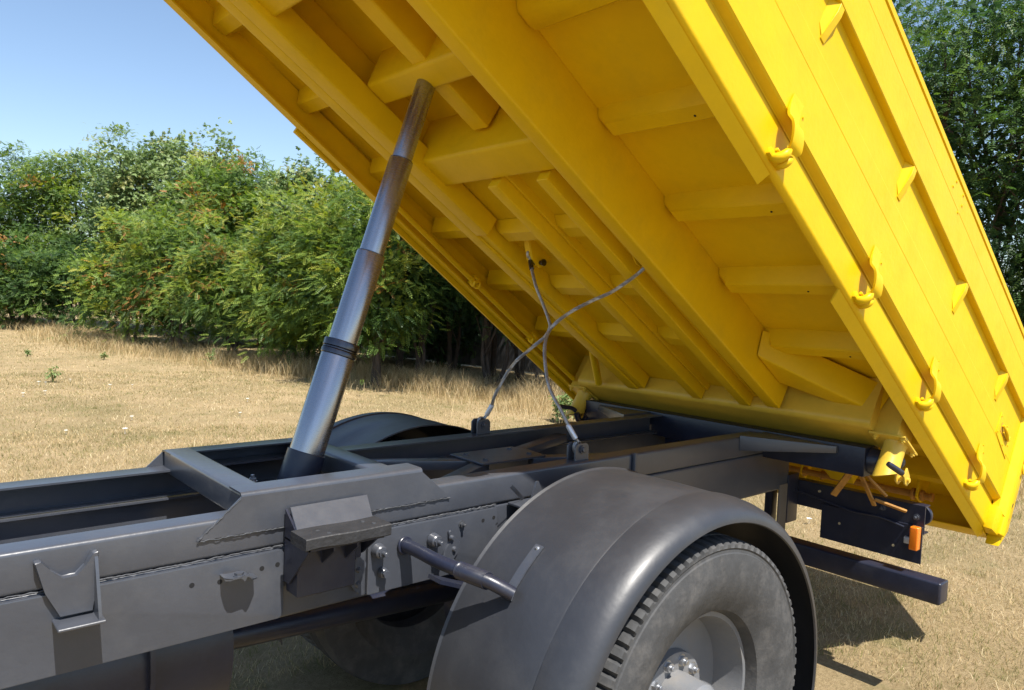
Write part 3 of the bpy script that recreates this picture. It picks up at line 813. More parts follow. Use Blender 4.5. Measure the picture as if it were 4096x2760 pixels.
# main-frame crossmembers, propshaft and hoses low inside
for x in (-.9, 2.95, 4.02):
    bm = BM(); box(bm, x, x + .08, 2.28, 2.93, -1.0, -.84, .01, 2); P_('lower_crossmember', bm, BLK, frame)
bm = BM()
tube(bm, [(-2.6, 2.6, -1.13), (-2.55, 2.6, -1.13), (-.9, 2.6, -1.14), (-.2, 2.6, -1.15), (.35, 2.6, -1.16), (.9, 2.6, -1.17), (.95, 2.6, -1.17)], [.10, .27, .29, .30, .30, .27, .12], 26)
for k in range(9): cyl(bm, (-2.4 + .38 * k, 2.6, -1.14), (-2.385 + .38 * k, 2.6, -1.14), .31, 26)
P_('added_dark_housing', bm, BLK)  # dark housing added to cover the sunlit ground between the rails
bm = BM(); cyl(bm, (-2.5, 2.6, -1.05), (2.0, 2.6, -1.28), .05, 20); P_('propshaft', bm, BLK)
bm = BM()
for k, (y0, z0) in enumerate(((2.45, -.86), (2.50, -.87), (2.56, -.875), (2.74, -.86))):
    tube(bm, smoothpath([(-1.2, y0, z0), (-.3, y0 + .03, z0 - .01), (.3, y0 - .02, z0 + .01), (.8, y0 + .06, z0 - .02), (1.3, y0, z0 - .04)], 6), .009 + .003 * (k % 2), 10)
P_('air_hoses', bm, BLK)
bm = BM(); cyl(bm, (.15, 2.5, -.93), (.62, 2.5, -.93), .075, 26, bev=.012); cyl(bm, (.30, 2.5, -.93), (.32, 2.5, -.93), .079, 26); P_('air_tank', bm, BLK)
bm = BM(); cyl(bm, (1.06, 2.60, -.72), (1.06, 2.60, -.665), .009, 10); hexbolt(bm, (1.06, 2.6, -.68), (0, 0, 1), .012, .01, .015); box(bm, 1.02, 1.10, 2.56, 2.64, -.735, -.72, .003)
P_('lubrication_stud', bm, ZNC)
# cable lugs on the rails
for yo, x0 in ((2.225, 2.330), (2.935, 2.352)):
    bm = BM()
    pol = [(x0, TOP), (x0 + .085, TOP), (x0 + .085, TOP + .06), (x0 + .070, TOP + .075), (x0 + .015, TOP + .075), (x0, TOP + .06)]
    prism(bm, pol, 'y', yo, yo + .009, .0015); prism(bm, pol, 'y', yo + .045, yo + .054, .0015)
    cyl(bm, (x0 + .042, yo - .016, TOP + .048), (x0 + .042, yo + .075, TOP + .048), .0115, 16, bev=.002)
    cyl(bm, (x0 + .042, yo - .008, TOP + .048), (x0 + .042, yo, TOP + .048), .018, 16)
    P_('cable_lug', bm, GRY, frame)
# hinge carrier (blue-black box across the rear) with arms and ball ends
bm = BM(); box(bm, 3.83, 3.99, 1.642, 3.58, -.815, -.664, .008, 2)
carrier = P_('hinge_carrier', bm, BLK)
bm = BM(); box(bm, 3.86, 3.97, 2.29, 2.91, -.87, -.8155, .006, 2); P_('carrier_foot', bm, BLK, carrier)
for s, yr, yt in ((1, 2.198, 1.78), (-1, 3.012, 3.44)):
    bm = BM()
    hexa(bm, [(3.57, yr, -.752), (3.808, yt, -.714), (3.828, yt, -.714), (3.828, yr, -.752), (3.57, yr, -.668), (3.808, yt, -.678), (3.828, yt, -.678), (3.828, yr, -.668)], .004, 2)
    P_('support_arm', bm, GRY, carrier)
for s, ye in ((-1, 1.642), (1, 3.58)):
    bm = BM()
    tube(bm, [(3.91, ye, -.738), (3.91, ye + s * .008, -.738), (3.91, ye + s * .05, -.733), (3.91, ye + s * .08, -.728), (3.91, ye + s * .11, -.72)], [.068, .068, .058, .032, .026], 22)
    bmesh.ops.create_uvsphere(bm, u_segments=20, v_segments=12, radius=.040, matrix=Matrix.Translation((3.91, ye + s * .122, -.72)))
    P_('ball_pin', bm, BLK, carrier)

# ---- lifting cylinder
ax = Vector((.313, 0, .95)).normalized(); base = Vector((1.266, 2.6, -.596))
def axp(z): return base + ax * ((z - base.z) / ax.z)
CM = TR_UP @ Matrix.Translation(base) @ ax.to_track_quat('Z', 'Y').to_matrix().to_4x4()
def lat(prof, seg=64):
    bm = BM(); rings = []
    for r, z in prof: rings.append([bm.verts.new((r * math.cos(2 * PI * k / seg), r * math.sin(2 * PI * k / seg), z)) for k in range(seg)])
    for a, b in zip(rings, rings[1:]):
        for k in range(seg): bm.faces.new((a[k], a[(k + 1) % seg], b[(k + 1) % seg], b[k]))
    bm.faces.new(rings[0][::-1]); bm.faces.new(rings[-1]); return bm
def s_of(z): return (z - base.z) / ax.z
cylo = obj('lifting_cylinder', lat([(.062, -.36), (.0735, -.35), (.0735, -.33), (.0725, -.02), (.0715, 0), (.069, .002)]), BLK, truck, CM, 'dark lower housing of the telescopic cylinder')
zc = s_of(-.213)
def stage(r, z0, z1, m_=STEEL, nm='cylinder_stage'):
    return obj(nm, lat([(r * .96, z0), (r, z0 + .001), (r, z1 - .004), (r - .002, z1 - .001), (r - .006, z1)]), m_, cylo, CM)
stage(.0650, .0, zc - .02)
stage(.0695, zc - .02, zc - .001, STEEL_D, 'collar_ring'); stage(.0675, zc - .0005, zc + .008, STEEL_D, 'collar_ring'); stage(.0695, zc + .0085, zc + .036, STEEL_D, 'collar_ring')
s2, s1 = s_of(.166), s_of(.547)
stage(.0560, zc + .0, s2); stage(.0480, s2 - .02, s1); stage(.0402, s1 - .02, s_of(.93))
stage(.0545, s2 + .0004, s2 + .0022, STEEL_D, 'seal_ring'); stage(.0465, s1 + .0004, s1 + .0022, STEEL_D, 'seal_ring')
bm = BM(); box(bm, 1.05, 1.30, 2.50, 2.53, -1.0, -.80, .006); box(bm, 1.05, 1.30, 2.67, 2.70, -1.0, -.80, .006); cyl(bm, (1.16, 2.42, -.9), (1.16, 2.78, -.9), .035, 20)
P_('cradle', bm, BLK, cylo)

# ---- safety cables
def rope(name, pts, label):
    path = smoothpath(pts, 9)
    root = None
    bm = BM(); 
    # resample
    q = [path[0]]; 
    for p in path[1:]:
        while (p - q[-1]).length > .006: q.append(q[-1] + (p - q[-1]).normalized() * .006)
    up = Vector((0, 0, 1)); strands = 6
    tube(bm, q[::3] + [q[-1]], .0052, 6)
    t0 = (q[1] - q[0]).normalized(); up = t0.orthogonal().normalized(); frames = []
    for i, p in enumerate(q):
        t = (q[min(i + 1, len(q) - 1)] - q[max(i - 1, 0)]).normalized(); up = (up - t * up.dot(t)).normalized(); frames.append((p, up.copy(), t.cross(up)))
    for s in range(strands):
        pts2 = []
        for i, (p, u, v) in enumerate(frames):
            a = i * .62 + 2 * PI * s / strands
            pts2.append(p + (u * math.cos(a) + v * math.sin(a)) * .0052)
        tube(bm, pts2, .0034, 5)
    root = P_(name, bm, ROPE, truck, label)
    return root, q
A_ = [[2.369, 2.25, -.600], [2.340, 2.265, -.555], [2.326, 2.31, -.478], [2.331, 2.4, -.382], [2.365, 2.47, -.29], [2.422, 2.54, -.195], [2.505, 2.592, -.12], [2.5502, 2.5314, -0.0483], [2.5984, 2.4375, 0.0137], [2.646, 2.3449, 0.0637], [2.675, 2.2538, 0.127], [2.6555, 2.1641, 0.1758], [2.67, 2.152, .215]]
B_ = [[2.415, 2.96, -.600], [2.433, 2.93, -.544], [2.415, 2.88, -.469], [2.449, 2.8, -.318], [2.483, 2.72, -.235], [2.510, 2.64, -.165], [2.532, 2.625, -.115], [2.545, 2.65, -.08], [2.556, 2.7, -.016], [2.5521, 2.758, 0.0808], [2.6079, 2.8674, 0.2012], [2.615, 2.882, 0.243]]
ra, qa = rope('safety_cable', A_, 'twisted steel cable fixed to the near rail lug')
rb, qb = rope('safety_cable', B_, 'twisted steel cable fixed to the far rail lug')
def sleeve(q, i0, i1, par, m_):
    bm = BM(); tube(bm, [q[i0], q[i0] + (q[i0 + 1] - q[i0]) * .5, q[i1 - 1], q[i1]], [.009, .0125, .0125, .009], 14); P_('ferrule', bm, m_, par)
ALU = mat('aluminium ferrule', (.6, .62, .66), .4, metal=.6, bump=.001, bscale=60)
sleeve(qa, 3, 15, ra, ALU); sleeve(qb, 3, 15, rb, ALU); sleeve(qb, len(qb) - 16, len(qb) - 5, rb, STEEL_D)
def eye(c, par, ax_, r=.02):
    bm = BM(); c = Vector(c); pts = []
    for k in range(19):
        a = 2 * PI * k / 18; pts.append(c + Vector((ax_[0] * math.cos(a) * r, 0, 0)) + Vector((0, 0, 1.35 * r * math.sin(a))))
    tube(bm, pts, .0048, 8, caps=False); tube(bm, [p + Vector((0, .009, 0)) for p in pts], .0042, 8, caps=False); P_('cable_eye', bm, ROPE, par)
eye((2.372, 2.252, -.625), ra, (1, 0)); eye((2.400, 2.962, -.622), rb, (1, 0)); eye((2.616, 2.882, .252), rb, (1, 0), .016)

# ---- mudguards and wheels
def mudguard(y_in, y_out, deep=0.0):
    s = 1 if y_in > y_out else -1
    prof = [(y_in, .786), (y_in - s * .002, .792), (y_in - s * .012, .786)]
    prof += [(y_in - s * .25, .789), (y_out + s * .166, .7855), (y_out + s * .160, .7825), (y_out + s * .154, .7905), (y_out + s * .125, .7900), (y_out + s * .09, .786), (y_out + s * .055, .776), (y_out + s * .028, .762), (y_out + s * .010, .745), (y_out + s * .002, .728), (y_out, .716 - deep), (y_out + s * .006, .712 - deep), (y_out + s * .010, .716 - deep), (y_out + s * .008, .728), (y_out + s * .018, .745), (y_out + s * .036, .758), (y_out + s * .06, .770), (y_out + s * .09, .7795), (y_out + s * .17, .781), (y_in - s * .012, .781)]
    bm = BM(); seg = 96; rings = []
    for k in range(seg + 1):
        a = math.radians(-22 + 214 * k / seg)
        rings.append([bm.verts.new((2.222 + r * math.cos(a) * 1.0, y, -1.445 + r * math.sin(a))) for y, r in prof])
    n = len(prof)
    for a, b in zip(rings, rings[1:]):
        for i in range(n): bm.faces.new((a[i], a[(i + 1) % n], b[(i + 1) % n], b[i]))
    bm.faces.new(rings[0]); bm.faces.new(rings[-1][::-1])
    return bm
mg = P_('mudguard', mudguard(2.02, 1.40), PLA, truck, 'scuffed dull black mudguard over the near rear wheel', sharp=26)
mgf = P_('mudguard', mudguard(3.18, 3.80, .085), PLA, truck, 'shaded blue black mudguard over the far rear wheel')
# support tube and stay strap of the near mudguard
bm = BM(); tube(bm, smoothpath([(1.445, 2.20, -.872), (1.446, 2.17, -.870), (1.452, 2.13, -.872), (1.462, 2.02, -.880), (1.485, 1.92, -.888), (1.535, 1.83, -.908), (1.592, 1.77, -.945)], 6), .0235, 20)
cyl(bm, (1.445, 2.190, -.872), (1.446, 2.180, -.871), .032, 22, bev=.002)
P_('support_tube', bm, BLK, mg)
bm = BM()
for k in range(26): 
    pass
hel = [(1.485 + .050 * k / 340 + .0265 * math.cos(a), 1.92 - .09 * k / 340, -.888 - .020 * k / 340 + .0265 * math.sin(a)) for k, a in enumerate(np.linspace(0, 2 * PI * 20, 340))]
tube(bm, hel, .0032, 5); P_('coil_spring', bm, BLK, mg)
def onarc(a, y, r=.795): return (2.222 + r * math.cos(math.radians(a)), y, -1.445 + r * math.sin(math.radians(a)))
bm = BM(); strip(bm, [onarc(a, y, .7945) for a, y in ((128, 1.80), (131, 1.80), (135, 1.80), (140, 1.80), (143, 1.79))], (0, .036, 0), .006)
P_('stay_strap', bm, GRY, mg)
for a_ in (129, 142):
    d = Vector((math.cos(math.radians(a_)), 0, math.sin(math.radians(a_)))); p = Vector(onarc(a_, 1.80, .797))
    bm = BM(); cyl(bm, p, p + d * .006, .009, 16, .005); P_('rivet', bm, ZNC, mg)

def wheel_obj(yo, s, label):
    """s=+1: outer face towards -y (near side)"""
    W = TR_UP @ Matrix.Translation((2.235, yo, -1.420)) @ (Matrix.Identity(4) if s > 0 else Matrix.Scale(-1, 4, (0, 1, 0)))
    if s < 0: W = TR_UP @ Matrix.Translation((2.235, yo, -1.420)) @ Matrix.Rotation(PI, 4, 'Z')
    nb = 84; seg = nb * 4
    prof = [(.10, .335), (.045, .36), (.012, .42), (.0, .48), (.004, .535), (.012, .570), (.016, .574), (.018, .584), (.014, .590), (.015, .603), (.030, .6115), (.075, .6165), (.090, .6168), (.092, .606), (.100, .606), (.102, .6175), (.150, .618), (.152, .607), (.160, .607), (.162, .618), (.215, .6165), (.26, .612), (.275, .60), (.285, .55), (.285, .45), (.25, .36), (.19, .335)]
    bm = BM(); rings = []
    for k in range(seg):
        a = 2 * PI * k / seg; notch = (k % 4 == 0)
        ring = []
        for i, (y, r) in enumerate(prof):
            rr = r; yy = y
            if notch and 9 <= i <= 12: rr = r - .017; yy = y + (.010 if i == 9 else 0)
            if notch and 19 <= i <= 22: rr = r - .013
            ring.append(bm.verts.new((rr * math.cos(a), yy, rr * math.sin(a))))
        rings.append(ring)
    n = len(prof)
    for k in range(seg):
        a, b = rings[k], rings[(k + 1) % seg]
        for i in range(n): bm.faces.new((a[i], b[i], b[(i + 1) % n], a[(i + 1) % n]))
    wh = link('wheel', None, truck, W, label)
    obj('tyre', bm, RUB, wh, W, sharp=28)
    # inner twin tyre (plain)
    bm = BM(); rings = []
    for k in range(72):
        a = 2 * PI * k / 72; rings.append([bm.verts.new((r * math.cos(a), y + .32, r * math.sin(a))) for y, r in prof[::2]])
    n2 = len(prof[::2])
    for k in range(72):
        a, b = rings[k], rings[(k + 1) % 72]
        for i in range(n2): bm.faces.new((a[i], b[i], b[(i + 1) % n2], a[(i + 1) % n2]))
    obj('tyre', bm, RUB, wh, W)
    rp = [(.10, .34), (.085, .345), (.085, .325), (.12, .315), (.20, .30), (.215, .22), (.20, .17), (.17, .165), (.17, .10), (.05, .095), (.03, .07), (.03, .0)]
    bm = BM(); rings = []
    for k in range(64):
        a = 2 * PI * k / 64; rings.append([bm.verts.new((max(r, .0005) * math.cos(a), y, max(r, .0005) * math.sin(a))) for y, r in rp])
    for k in range(64):
        a, b = rings[k], rings[(k + 1) % 64]
        for i in range(len(rp) - 1): bm.faces.new((a[i], b[i], b[i + 1], a[i + 1]))
    obj('rim', bm, RIM, wh, W)
    for k in range(10):
        a = 2 * PI * k / 10; bm = BM(); hexbolt(bm, (.135 * math.cos(a), .172, .135 * math.sin(a)), (0, -1, 0), .016, .016, .014)
        obj('wheel_nut', bm, ZNC, wh, W)
    return wh
wheel_obj(1.418, 1, 'near rear wheel with notched tyre shoulder inside the mudguard')
wheel_obj(3.782, -1, 'far rear wheel hidden under the far mudguard')
bm = BM(); cyl(bm, (2.235, 1.9, -1.42), (2.235, 3.3, -1.42), .08, 24); cyl(bm, (2.235, 2.42, -1.42), (2.235, 2.78, -1.42), .19, 28, bev=.03); P_('rear_axle', bm, BLK)
for y in (2.10, 3.03):
    bm = BM()
    for k in range(6):
        L = .72 - .09 * k; pts = [(2.235 + L * t, y, -1.14 - .018 * k + .16 * t * t * L / .72) for t in np.linspace(-1, 1, 13)]
        strip(bm, pts, (0, .075, 0), .014)
    P_('leaf_spring', bm, BLK)
# ---- rear lamp bar, flap, bumper
bm = BM()
prism(bm, [(4.235, -.990), (4.300, -.990), (4.300, -.997), (4.242, -.997), (4.242, -1.135), (4.300, -1.135), (4.300, -1.142), (4.235, -1.142)], 'y', 1.485, 2.24, .001)
lamp = P_('lamp_bar', bm, BLK)
bm = BM(); box(bm, 4.12, 4.24, 2.195, 2.245, -1.24, -.95, .006); P_('bar_bracket', bm, BLK, lamp)
bm = BM(); box(bm, 4.225, 4.232, 1.487, 2.04, -1.300, -1.10, .002, 1); P_('mud_flap', bm, BLK, lamp)
pieces('bolt', lambda b: hexbolt(b, (0, 0, 0), (-1, 0, 0), .012, .01, .022), [(4.235, 1.70, -1.045), (4.2345, 1.525, -1.055)], GRY, lamp, TR_UP)
pieces('hole', lambda b: cyl(b, (0, 0, 0), (.0125, 0, 0), .007, 14), [(4.2235, y, z) for y, z in ((2.06, -1.032), (1.93, -1.19), (1.63, -1.235))], mat('pale hole disc', (.4, .34, .2), .9), lamp, TR_UP)  # pale discs drawn at the hole spots
bm = BM(); box(bm, 4.175, 4.222, 1.492, 1.535, -1.222, -1.098, .007, 3)
ml = P_('marker_lamp', bm, AMB, lamp, 'orange side marker lamp on the bar end')
bm = BM(); box(bm, 4.20, 4.224, 1.535, 1.57, -1.20, -1.165, .003); P_('marker_bracket', bm, ALU, lamp)
bm = BM(); cyl(bm, (4.300, 1.53, -1.055), (4.325, 1.53, -1.055), .055, 28, bev=.004); tl_ = P_('tail_lamp', bm, BLK, lamp)
bm = BM(); cyl(bm, (4.325, 1.53, -1.055), (4.345, 1.53, -1.055), .050, 28, .042, .005); P_('tail_lamp_lens', bm, REDL, lamp)
bm = BM(); tube(bm, smoothpath([(4.2, 2.2, -1.05), (4.215, 2.0, -1.08), (4.215, 1.85, -1.10), (4.21, 1.7, -1.095), (4.222, 1.58, -1.12)], 5), .005, 8); P_('lamp_wire', bm, BLK, lamp)
bm = BM(); box(bm, 4.16, 4.27, 1.36, 3.84, -1.468, -1.352, .012, 3); P_('rear_bumper', bm, BLK)
for y in (2.3, 2.86):
    bm = BM(); box(bm, 4.13, 4.19, y, y + .05, -1.40, -.95, .006); P_('bumper_hanger', bm, BLK)
bm = BM(); box(bm, 4.03, 4.12, 2.20, 2.21, -1.35, -1.0, .002); P_('flap_strip', bm, mat('dusty flap', (.12, .105, .085), .8))

# ================================================================== TIPPER BODY (local axes: u rearwards, y, w up)
TH = 0.5653215588970402; DD = 1.5635398868653527
c_, s_ = math.cos(TH), math.sin(TH)
BW = Matrix(((c_, 0, s_, s_ * DD), (0, 1, 0, 0), (-s_, 0, c_, c_ * DD + CAMZ), (0, 0, 0, 1)))
FL = .287
U0, U1 = -.05, 4.98
bm = BM()
hexa(bm, [(U0, 1.409, FL), (U1, 1.409, FL - .04), (U1, 3.811, FL - .06), (U0, 3.811, FL), (U0, 1.409, FL + .006), (U1, 1.409, FL - .034), (U1, 3.811, FL - .054), (U0, 3.811, FL + .006)])
body = link('tipper_body', finish(bm, 'tipper_body', YEL), truck, BW, 'yellow dump body raised at the front')
def B_obj(name, bm, m_=YEL, label=None, sharp=35): return obj(name, bm, m_, body, BW, label, sharp)
def nd(u): return -.020 * (u - 1.7)            # near-side drop
def fd(u): return -.043 * (u - .9)             # far-side drop
# --- main longitudinal beams
def ubeam(y0, y1, u0, u1, wb0, wb1, wt, name='longitudinal_beam', bev=.010, m_=YEL):
    bm = BM(); hexa(bm, [(u0, y0, wb0), (u1, y0, wb1), (u1, y1, wb1), (u0, y1, wb0), (u0, y0, wt), (u1, y0, wt - .03), (u1, y1, wt - .03), (u0, y1, wt)], bev, 3)
    return B_obj(name, bm, m_)
ubeam(2.065, 2.145, U0, 3.43, -.03, .0, FL)                 # near main beam
ubeam(3.055, 3.140, U0, 3.45, .0, .0, FL)                   # far main beam
ubeam(2.955, 3.054, U0, 1.845, -.004, -.004, .130, 'beam_doubler', .008)
ubeam(3.0, 3.054, 1.846, 3.44, .012, .012, .128, 'beam_doubler', .006)
ubeam(2.575, 2.643, 1.52, 3.453, .0, .0, FL, bev=.006)
ubeam(2.556, 2.573, 1.52, 3.452, .062, .062, FL, 'channel_lip', .004)
ubeam(2.256, 2.324, 1.52, 3.453, .0, .0, FL, bev=.006)
ubeam(2.237, 2.254, 1.52, 3.452, .062, .062, FL, 'channel_lip', .004)
bm = BM(); hexa(bm, [(1.53, 2.147, .108), (3.452, 2.147, .100), (3.452, 3.06, .100), (1.53, 3.06, .108), (1.53, 2.147, .118), (3.452, 2.147, .110), (3.452, 3.06, .110), (1.53, 3.06, .118)]); B_obj('inner_floor_plate', bm)
# --- transverse
def cross(u0, u1, y0, y1, wb, name='crossmember', bev=.018, wt=FL, m_=YEL):
    bm = BM(); hexa(bm, [(u0, y0, wb), (u1, y0, wb), (u1, y1, wb), (u0, y1, wb), (u0 - .03, y0, wt), (u1 + .0, y0, wt), (u1 + .0, y1, wt), (u0 - .03, y1, wt)], bev, 3)
    return B_obj(name, bm, m_)
cross(1.33, 1.51, 2.147, 3.052, .03)
cross(.30, .48, 2.147, 3.052, .03)
cross(.92, 1.04, 2.147, 2.95, .10)
# a central stringer in front of the main crossmember
ubeam(2.50, 2.60, .49, 1.30, .12, .12, FL, 'short_stringer', .01)
def rib(u, y0, y1, wt=FL, dw=0.0, taper0=True, taper1=False):
    """hat rib; chamfered at the beam end"""
    bm = BM(); wb = .2 + dw
    sec = [(-.075, wt), (-.045, wb + .012), (-.033, wb), (.033, wb), (.045, wb + .012), (.075, wt)]
    ys = [y0, y0 + .05, y1 - .05, y1] if y1 > y0 else [y0, y0 - .05, y1 + .05, y1]
    rows = []
    for i, y in enumerate(ys):
        k = .55 if (i == 0 and taper1) or (i == 3 and taper0) else 1.0
        rows.append([bm.verts.new((u + a, y, wt - (wt - w_) * k)) for a, w_ in sec])
    for a, b in zip(rows, rows[1:]):
        for i in range(5): bm.faces.new((a[i], a[i + 1], b[i + 1], b[i]))
    bm.faces.new(rows[0]); bm.faces.new(rows[-1][::-1])
    return B_obj('floor_rib', bm)
for k in range(-2, 4):
    u = 1.505 + .528 * k
    rib(u, 1.425, 2.063, dw=nd(u))
    rib(u, 3.78, 3.142, dw=-.02 * (u - 1), taper0=True)
for u in (1.93, 2.41, 2.885):
    rib(u, 2.645, 2.997, wt=.104, dw=-.152)
    rib(u, 2.326, 2.554, wt=.104, dw=-.145)
    rib(u, 2.148, 2.236, wt=.104, dw=-.145, taper0=False)
for u in (4.0, 4.42): rib(u, 1.425, 3.78, dw=nd(u))
# small punched holes
pieces('drain_hole', lambda b: cyl(b, (0, 0, 0), (0, 0, .0125), .0045, 10), [(u + .01, y, .1975 + nd(u)) for u, y in ((1.505, 1.62), (2.033, 1.56), (2.561, 1.62), (3.089, 1.62))], HOLE, body, BW)
# --- bead welds along the near web
for k in range(-1, 3):
    u = 1.505 + .528 * k
    for dy in (0, -.035):
        bm = BM(); weld(bm, (u + .08, 2.058 + dy, FL - .002 - .008 * k), (u + .45, 2.058 + dy, FL - .002 - .012 * k), .0035); B_obj('weld_bead', bm)
# --- diagonal braces near both hinge corners
bm = BM(); hexa(bm, [(3.04, 2.06, .10), (3.52, 1.60, .09), (3.52, 1.72, .09), (3.32, 2.06, .10), (3.0, 2.06, .24), (3.52, 1.56, .24), (3.52, 1.74, .24), (3.34, 2.06, .24)], .012, 3); B_obj('diagonal_brace', bm)
bm = BM(); hexa(bm, [(3.28, 3.16, .02), (3.31, 3.16, .02), (3.46, 3.46, .02), (3.42, 3.46, .02), (3.28, 3.16, .24), (3.31, 3.16, .24), (3.46, 3.46, .24), (3.42, 3.46, .24)], .006, 2)
bmv = bm; bm.free()
bm = BM(); tube(bm, smoothpath([(3.12, 3.245, .075), (3.42, 3.37, -.005)], 3), .025, 12); B_obj('stay_bar', bm)
# --- hinge crossbeam (rounded)
pol = []
w0, w1, ua, ub, r = -.009, .285, 3.455, 3.73, .035
pol += [(ua, w1), (ua, .06)]
for a in np.linspace(PI, 1.5 * PI, 8): pol.append((ua + r + r * math.cos(a), w0 + r + r * math.sin(a)))
for a in np.linspace(1.5 * PI, 2 * PI, 6): pol.append((ub - r + r * math.cos(a), w0 + r + r * math.sin(a)))
pol += [(ub, w1 - .02)]
bm = BM(); prism(bm, pol, 'y', 1.60, 3.60); hb = B_obj('hinge_crossbeam', bm, YEL2)
# --- bolted hinge plates and sockets at both ends
BWS = BW @ Matrix.Translation((.105, 0, .036))
for yc, s in ((1.516, 1), (3.63, -1)):
    bm = BM(); box(bm, 3.40, 3.60, yc - .075, yc + .10 if s > 0 else yc + .085, -.058, -.047, .004); box(bm, 3.42, 3.60, yc - .03, yc + .09, -.046, .24, .01)
    obj('hinge_plate', bm, YEL2, body, BWS)
    pieces('bolt', lambda b: hexbolt(b, (0, 0, 0), (0, 0, -1), .012, .011, .01), [(3.40 + du, yc + dy, -.058) for du, dy in ((.025, -.058), (.175, -.058), (.025, .07), (.175, .07))], YEL2, body, BWS)
    bm = BM()
    N = 28; rings = []
    for z, r_ in ((-.058, .056), (-.070, .052), (-.16, .052), (-.175, .054)):
        rings.append([bm.verts.new((3.50 + r_ * math.cos(2 * PI * k / N), yc + r_ * math.sin(2 * PI * k / N), z)) for k in range(N)])
    # socket skirt with a cut-away that shows the ball
    ring = []
    for k in range(N):
        a = 2 * PI * k / N; q = .5 + .5 * math.cos(a + .5)
        ring.append(bm.verts.new((3.50 + .058 * math.cos(a), yc + .058 * math.sin(a), -.185 - .075 * (1 - q) ** 1.0)))
    rings.append(ring)
    inn = [bm.verts.new((v.co.x * .86 + 3.50 * .14, v.co.y * .86 + yc * .14, v.co.z)) for v in ring]; rings.append(inn)
    inn2 = [bm.verts.new((v.co.x, v.co.y, -.12)) for v in inn]; rings.append(inn2)
    for a, b in zip(rings, rings[1:]):
        for k in range(N): bm.faces.new((a[k], a[(k + 1) % N], b[(k + 1) % N], b[k]))
    bm.faces.new(rings[0][::-1]); bm.faces.new(rings[-1])
    obj('ball_socket', bm, YEL2, body, BWS)
    bm = BM()
    if s > 0: tube(bm, [(3.345, 1.457, -.226), (3.36, 1.447, -.228), (3.432, 1.420, -.226), (3.436, 1.419, -.226)], [.012, .0145, .0145, .012], 14)
    else:
        tube(bm, smoothpath([(3.316, 3.63, -.255), (3.36, 3.615, -.238), (3.413, 3.60, -.215), (3.45, 3.59, -.215)], 4), .0145, 12)
        tube(bm, smoothpath([(3.45, 3.57, -.235), (3.50, 3.57, -.262), (3.55, 3.575, -.245), (3.56, 3.58, -.19)], 4), .022, 12)
    obj('locking_pin', bm, BLK, body, BWS)
    bm = BM()
    for dy in (-.02, .02): prism(bm, [(3.545, -.15), (3.60, -.17), (3.615, -.20), (3.60, -.225), (3.57, -.225), (3.54, -.20)], 'y', yc - .045 * s + dy - .005, yc - .045 * s + dy + .005, .002)
    cyl(bm, (3.585, yc - .045 * s - .035, -.198), (3.585, yc - .045 * s + .035, -.198), .012, 14)
    obj('latch_ears', bm, YEL2, body, BWS)
# --- near side rail
def lprism(pol0, u0, u1, fn, name, m_=YEL, label=None, bev=0, n=1):
    """prism along u whose w shifts by fn(u) (y,w polygon)"""
    bm = BM(); rows = []
    for i in range(n + 1):
        u = u0 + (u1 - u0) * i / n; rows.append([bm.verts.new((u, y, w_ + fn(u))) for y, w_ in pol0])
    k = len(pol0)
    for a, b in zip(rows, rows[1:]):
        for i in range(k): bm.faces.new((a[i], a[(i + 1) % k], b[(i + 1) % k], b[i]))
    bm.faces.new(rows[0][::-1]); bm.faces.new(rows[-1])
    if bev: bmesh.ops.bevel(bm, geom=[e for e in bm.edges if e.calc_face_angle(0) > .6], offset=bev, segments=2, affect='EDGES')
    return B_obj(name, bm, m_, label)
rp = []
for a in np.linspace(1.5 * PI, PI, 7): rp.append((1.400 + .022 + .022 * math.cos(a), .125 + .022 + .022 * math.sin(a)))
rp += [(1.400, .276), (1.407, .276), (1.407, .150), (1.425, .132)]
lprism(rp + [(1.425, .125)], U0, 4.90, nd, 'side_rail', n=8)
for ua_, ub_ in ((.2, 1.76), (2.44, 4.86)):
    bm = BM()
    def q(u, y, w_): return (u, y, w_ + nd(u))
    hexa(bm, [q(ua_, 1.412, .122), q(ub_, 1.412, .122), q(ub_, 1.444, .078), q(ua_ + .03, 1.444, .078), q(ua_, 1.420, .128), q(ub_, 1.420, .128), q(ub_, 1.450, .084), q(ua_ + .03, 1.450, .084)])
    B_obj('rail_flange', bm)
lprism([(1.4085, .20), (1.4085, .345), (1.44, .345), (1.44, .20)], U0, 4.9, nd, 'inner_rail', n=4)
# --- near drop side, built in section: lower panel, ledge, upper panel
def pw(u, w_): return w_ + (w_ - .95) * .02 * (u - 1.7)
def sect(pol0, u0, u1, name, m_=YEL, label=None, n=6):
    bm = BM(); rows = []
    for i in range(n + 1):
        u = u0 + (u1 - u0) * i / n; rows.append([bm.verts.new((u, y, pw(u, w_))) for y, w_ in pol0])
    k = len(pol0)
    for a, b in zip(rows, rows[1:]):
        for i in range(k): bm.faces.new((a[i], a[(i + 1) % k], b[(i + 1) % k], b[i]))
    bm.faces.new(rows[0][::-1]); bm.faces.new(rows[-1])
    return B_obj(name, bm, m_, label, 2)
YP, YL = 1.368, 1.337
lower = [(1.404, .286), (1.402, .290), (YP + .006, .302), (YP, .310), (YP, .520), (YP - .0012, .523), (YP - .0012, .620), (YP, .623), (YP, .8175), (YP + .012, .8175), (YP + .012, .31), (1.404, .296)]
side = sect(lower, U0, 4.84, 'side_panel', label='bright sunlit yellow near side panel')
upper = [(YP + .012, .818), (YL + .003, .818), (YL, .8225), (YL, .985), (YL + .0012, .987), (YL, .989), (YL, 1.092), (YL + .008, 1.096), (YL + .008, 1.101), (YL - .004, 1.103), (YL - .004, 1.130), (YL + .002, 1.136), (YP + .02, 1.136)]
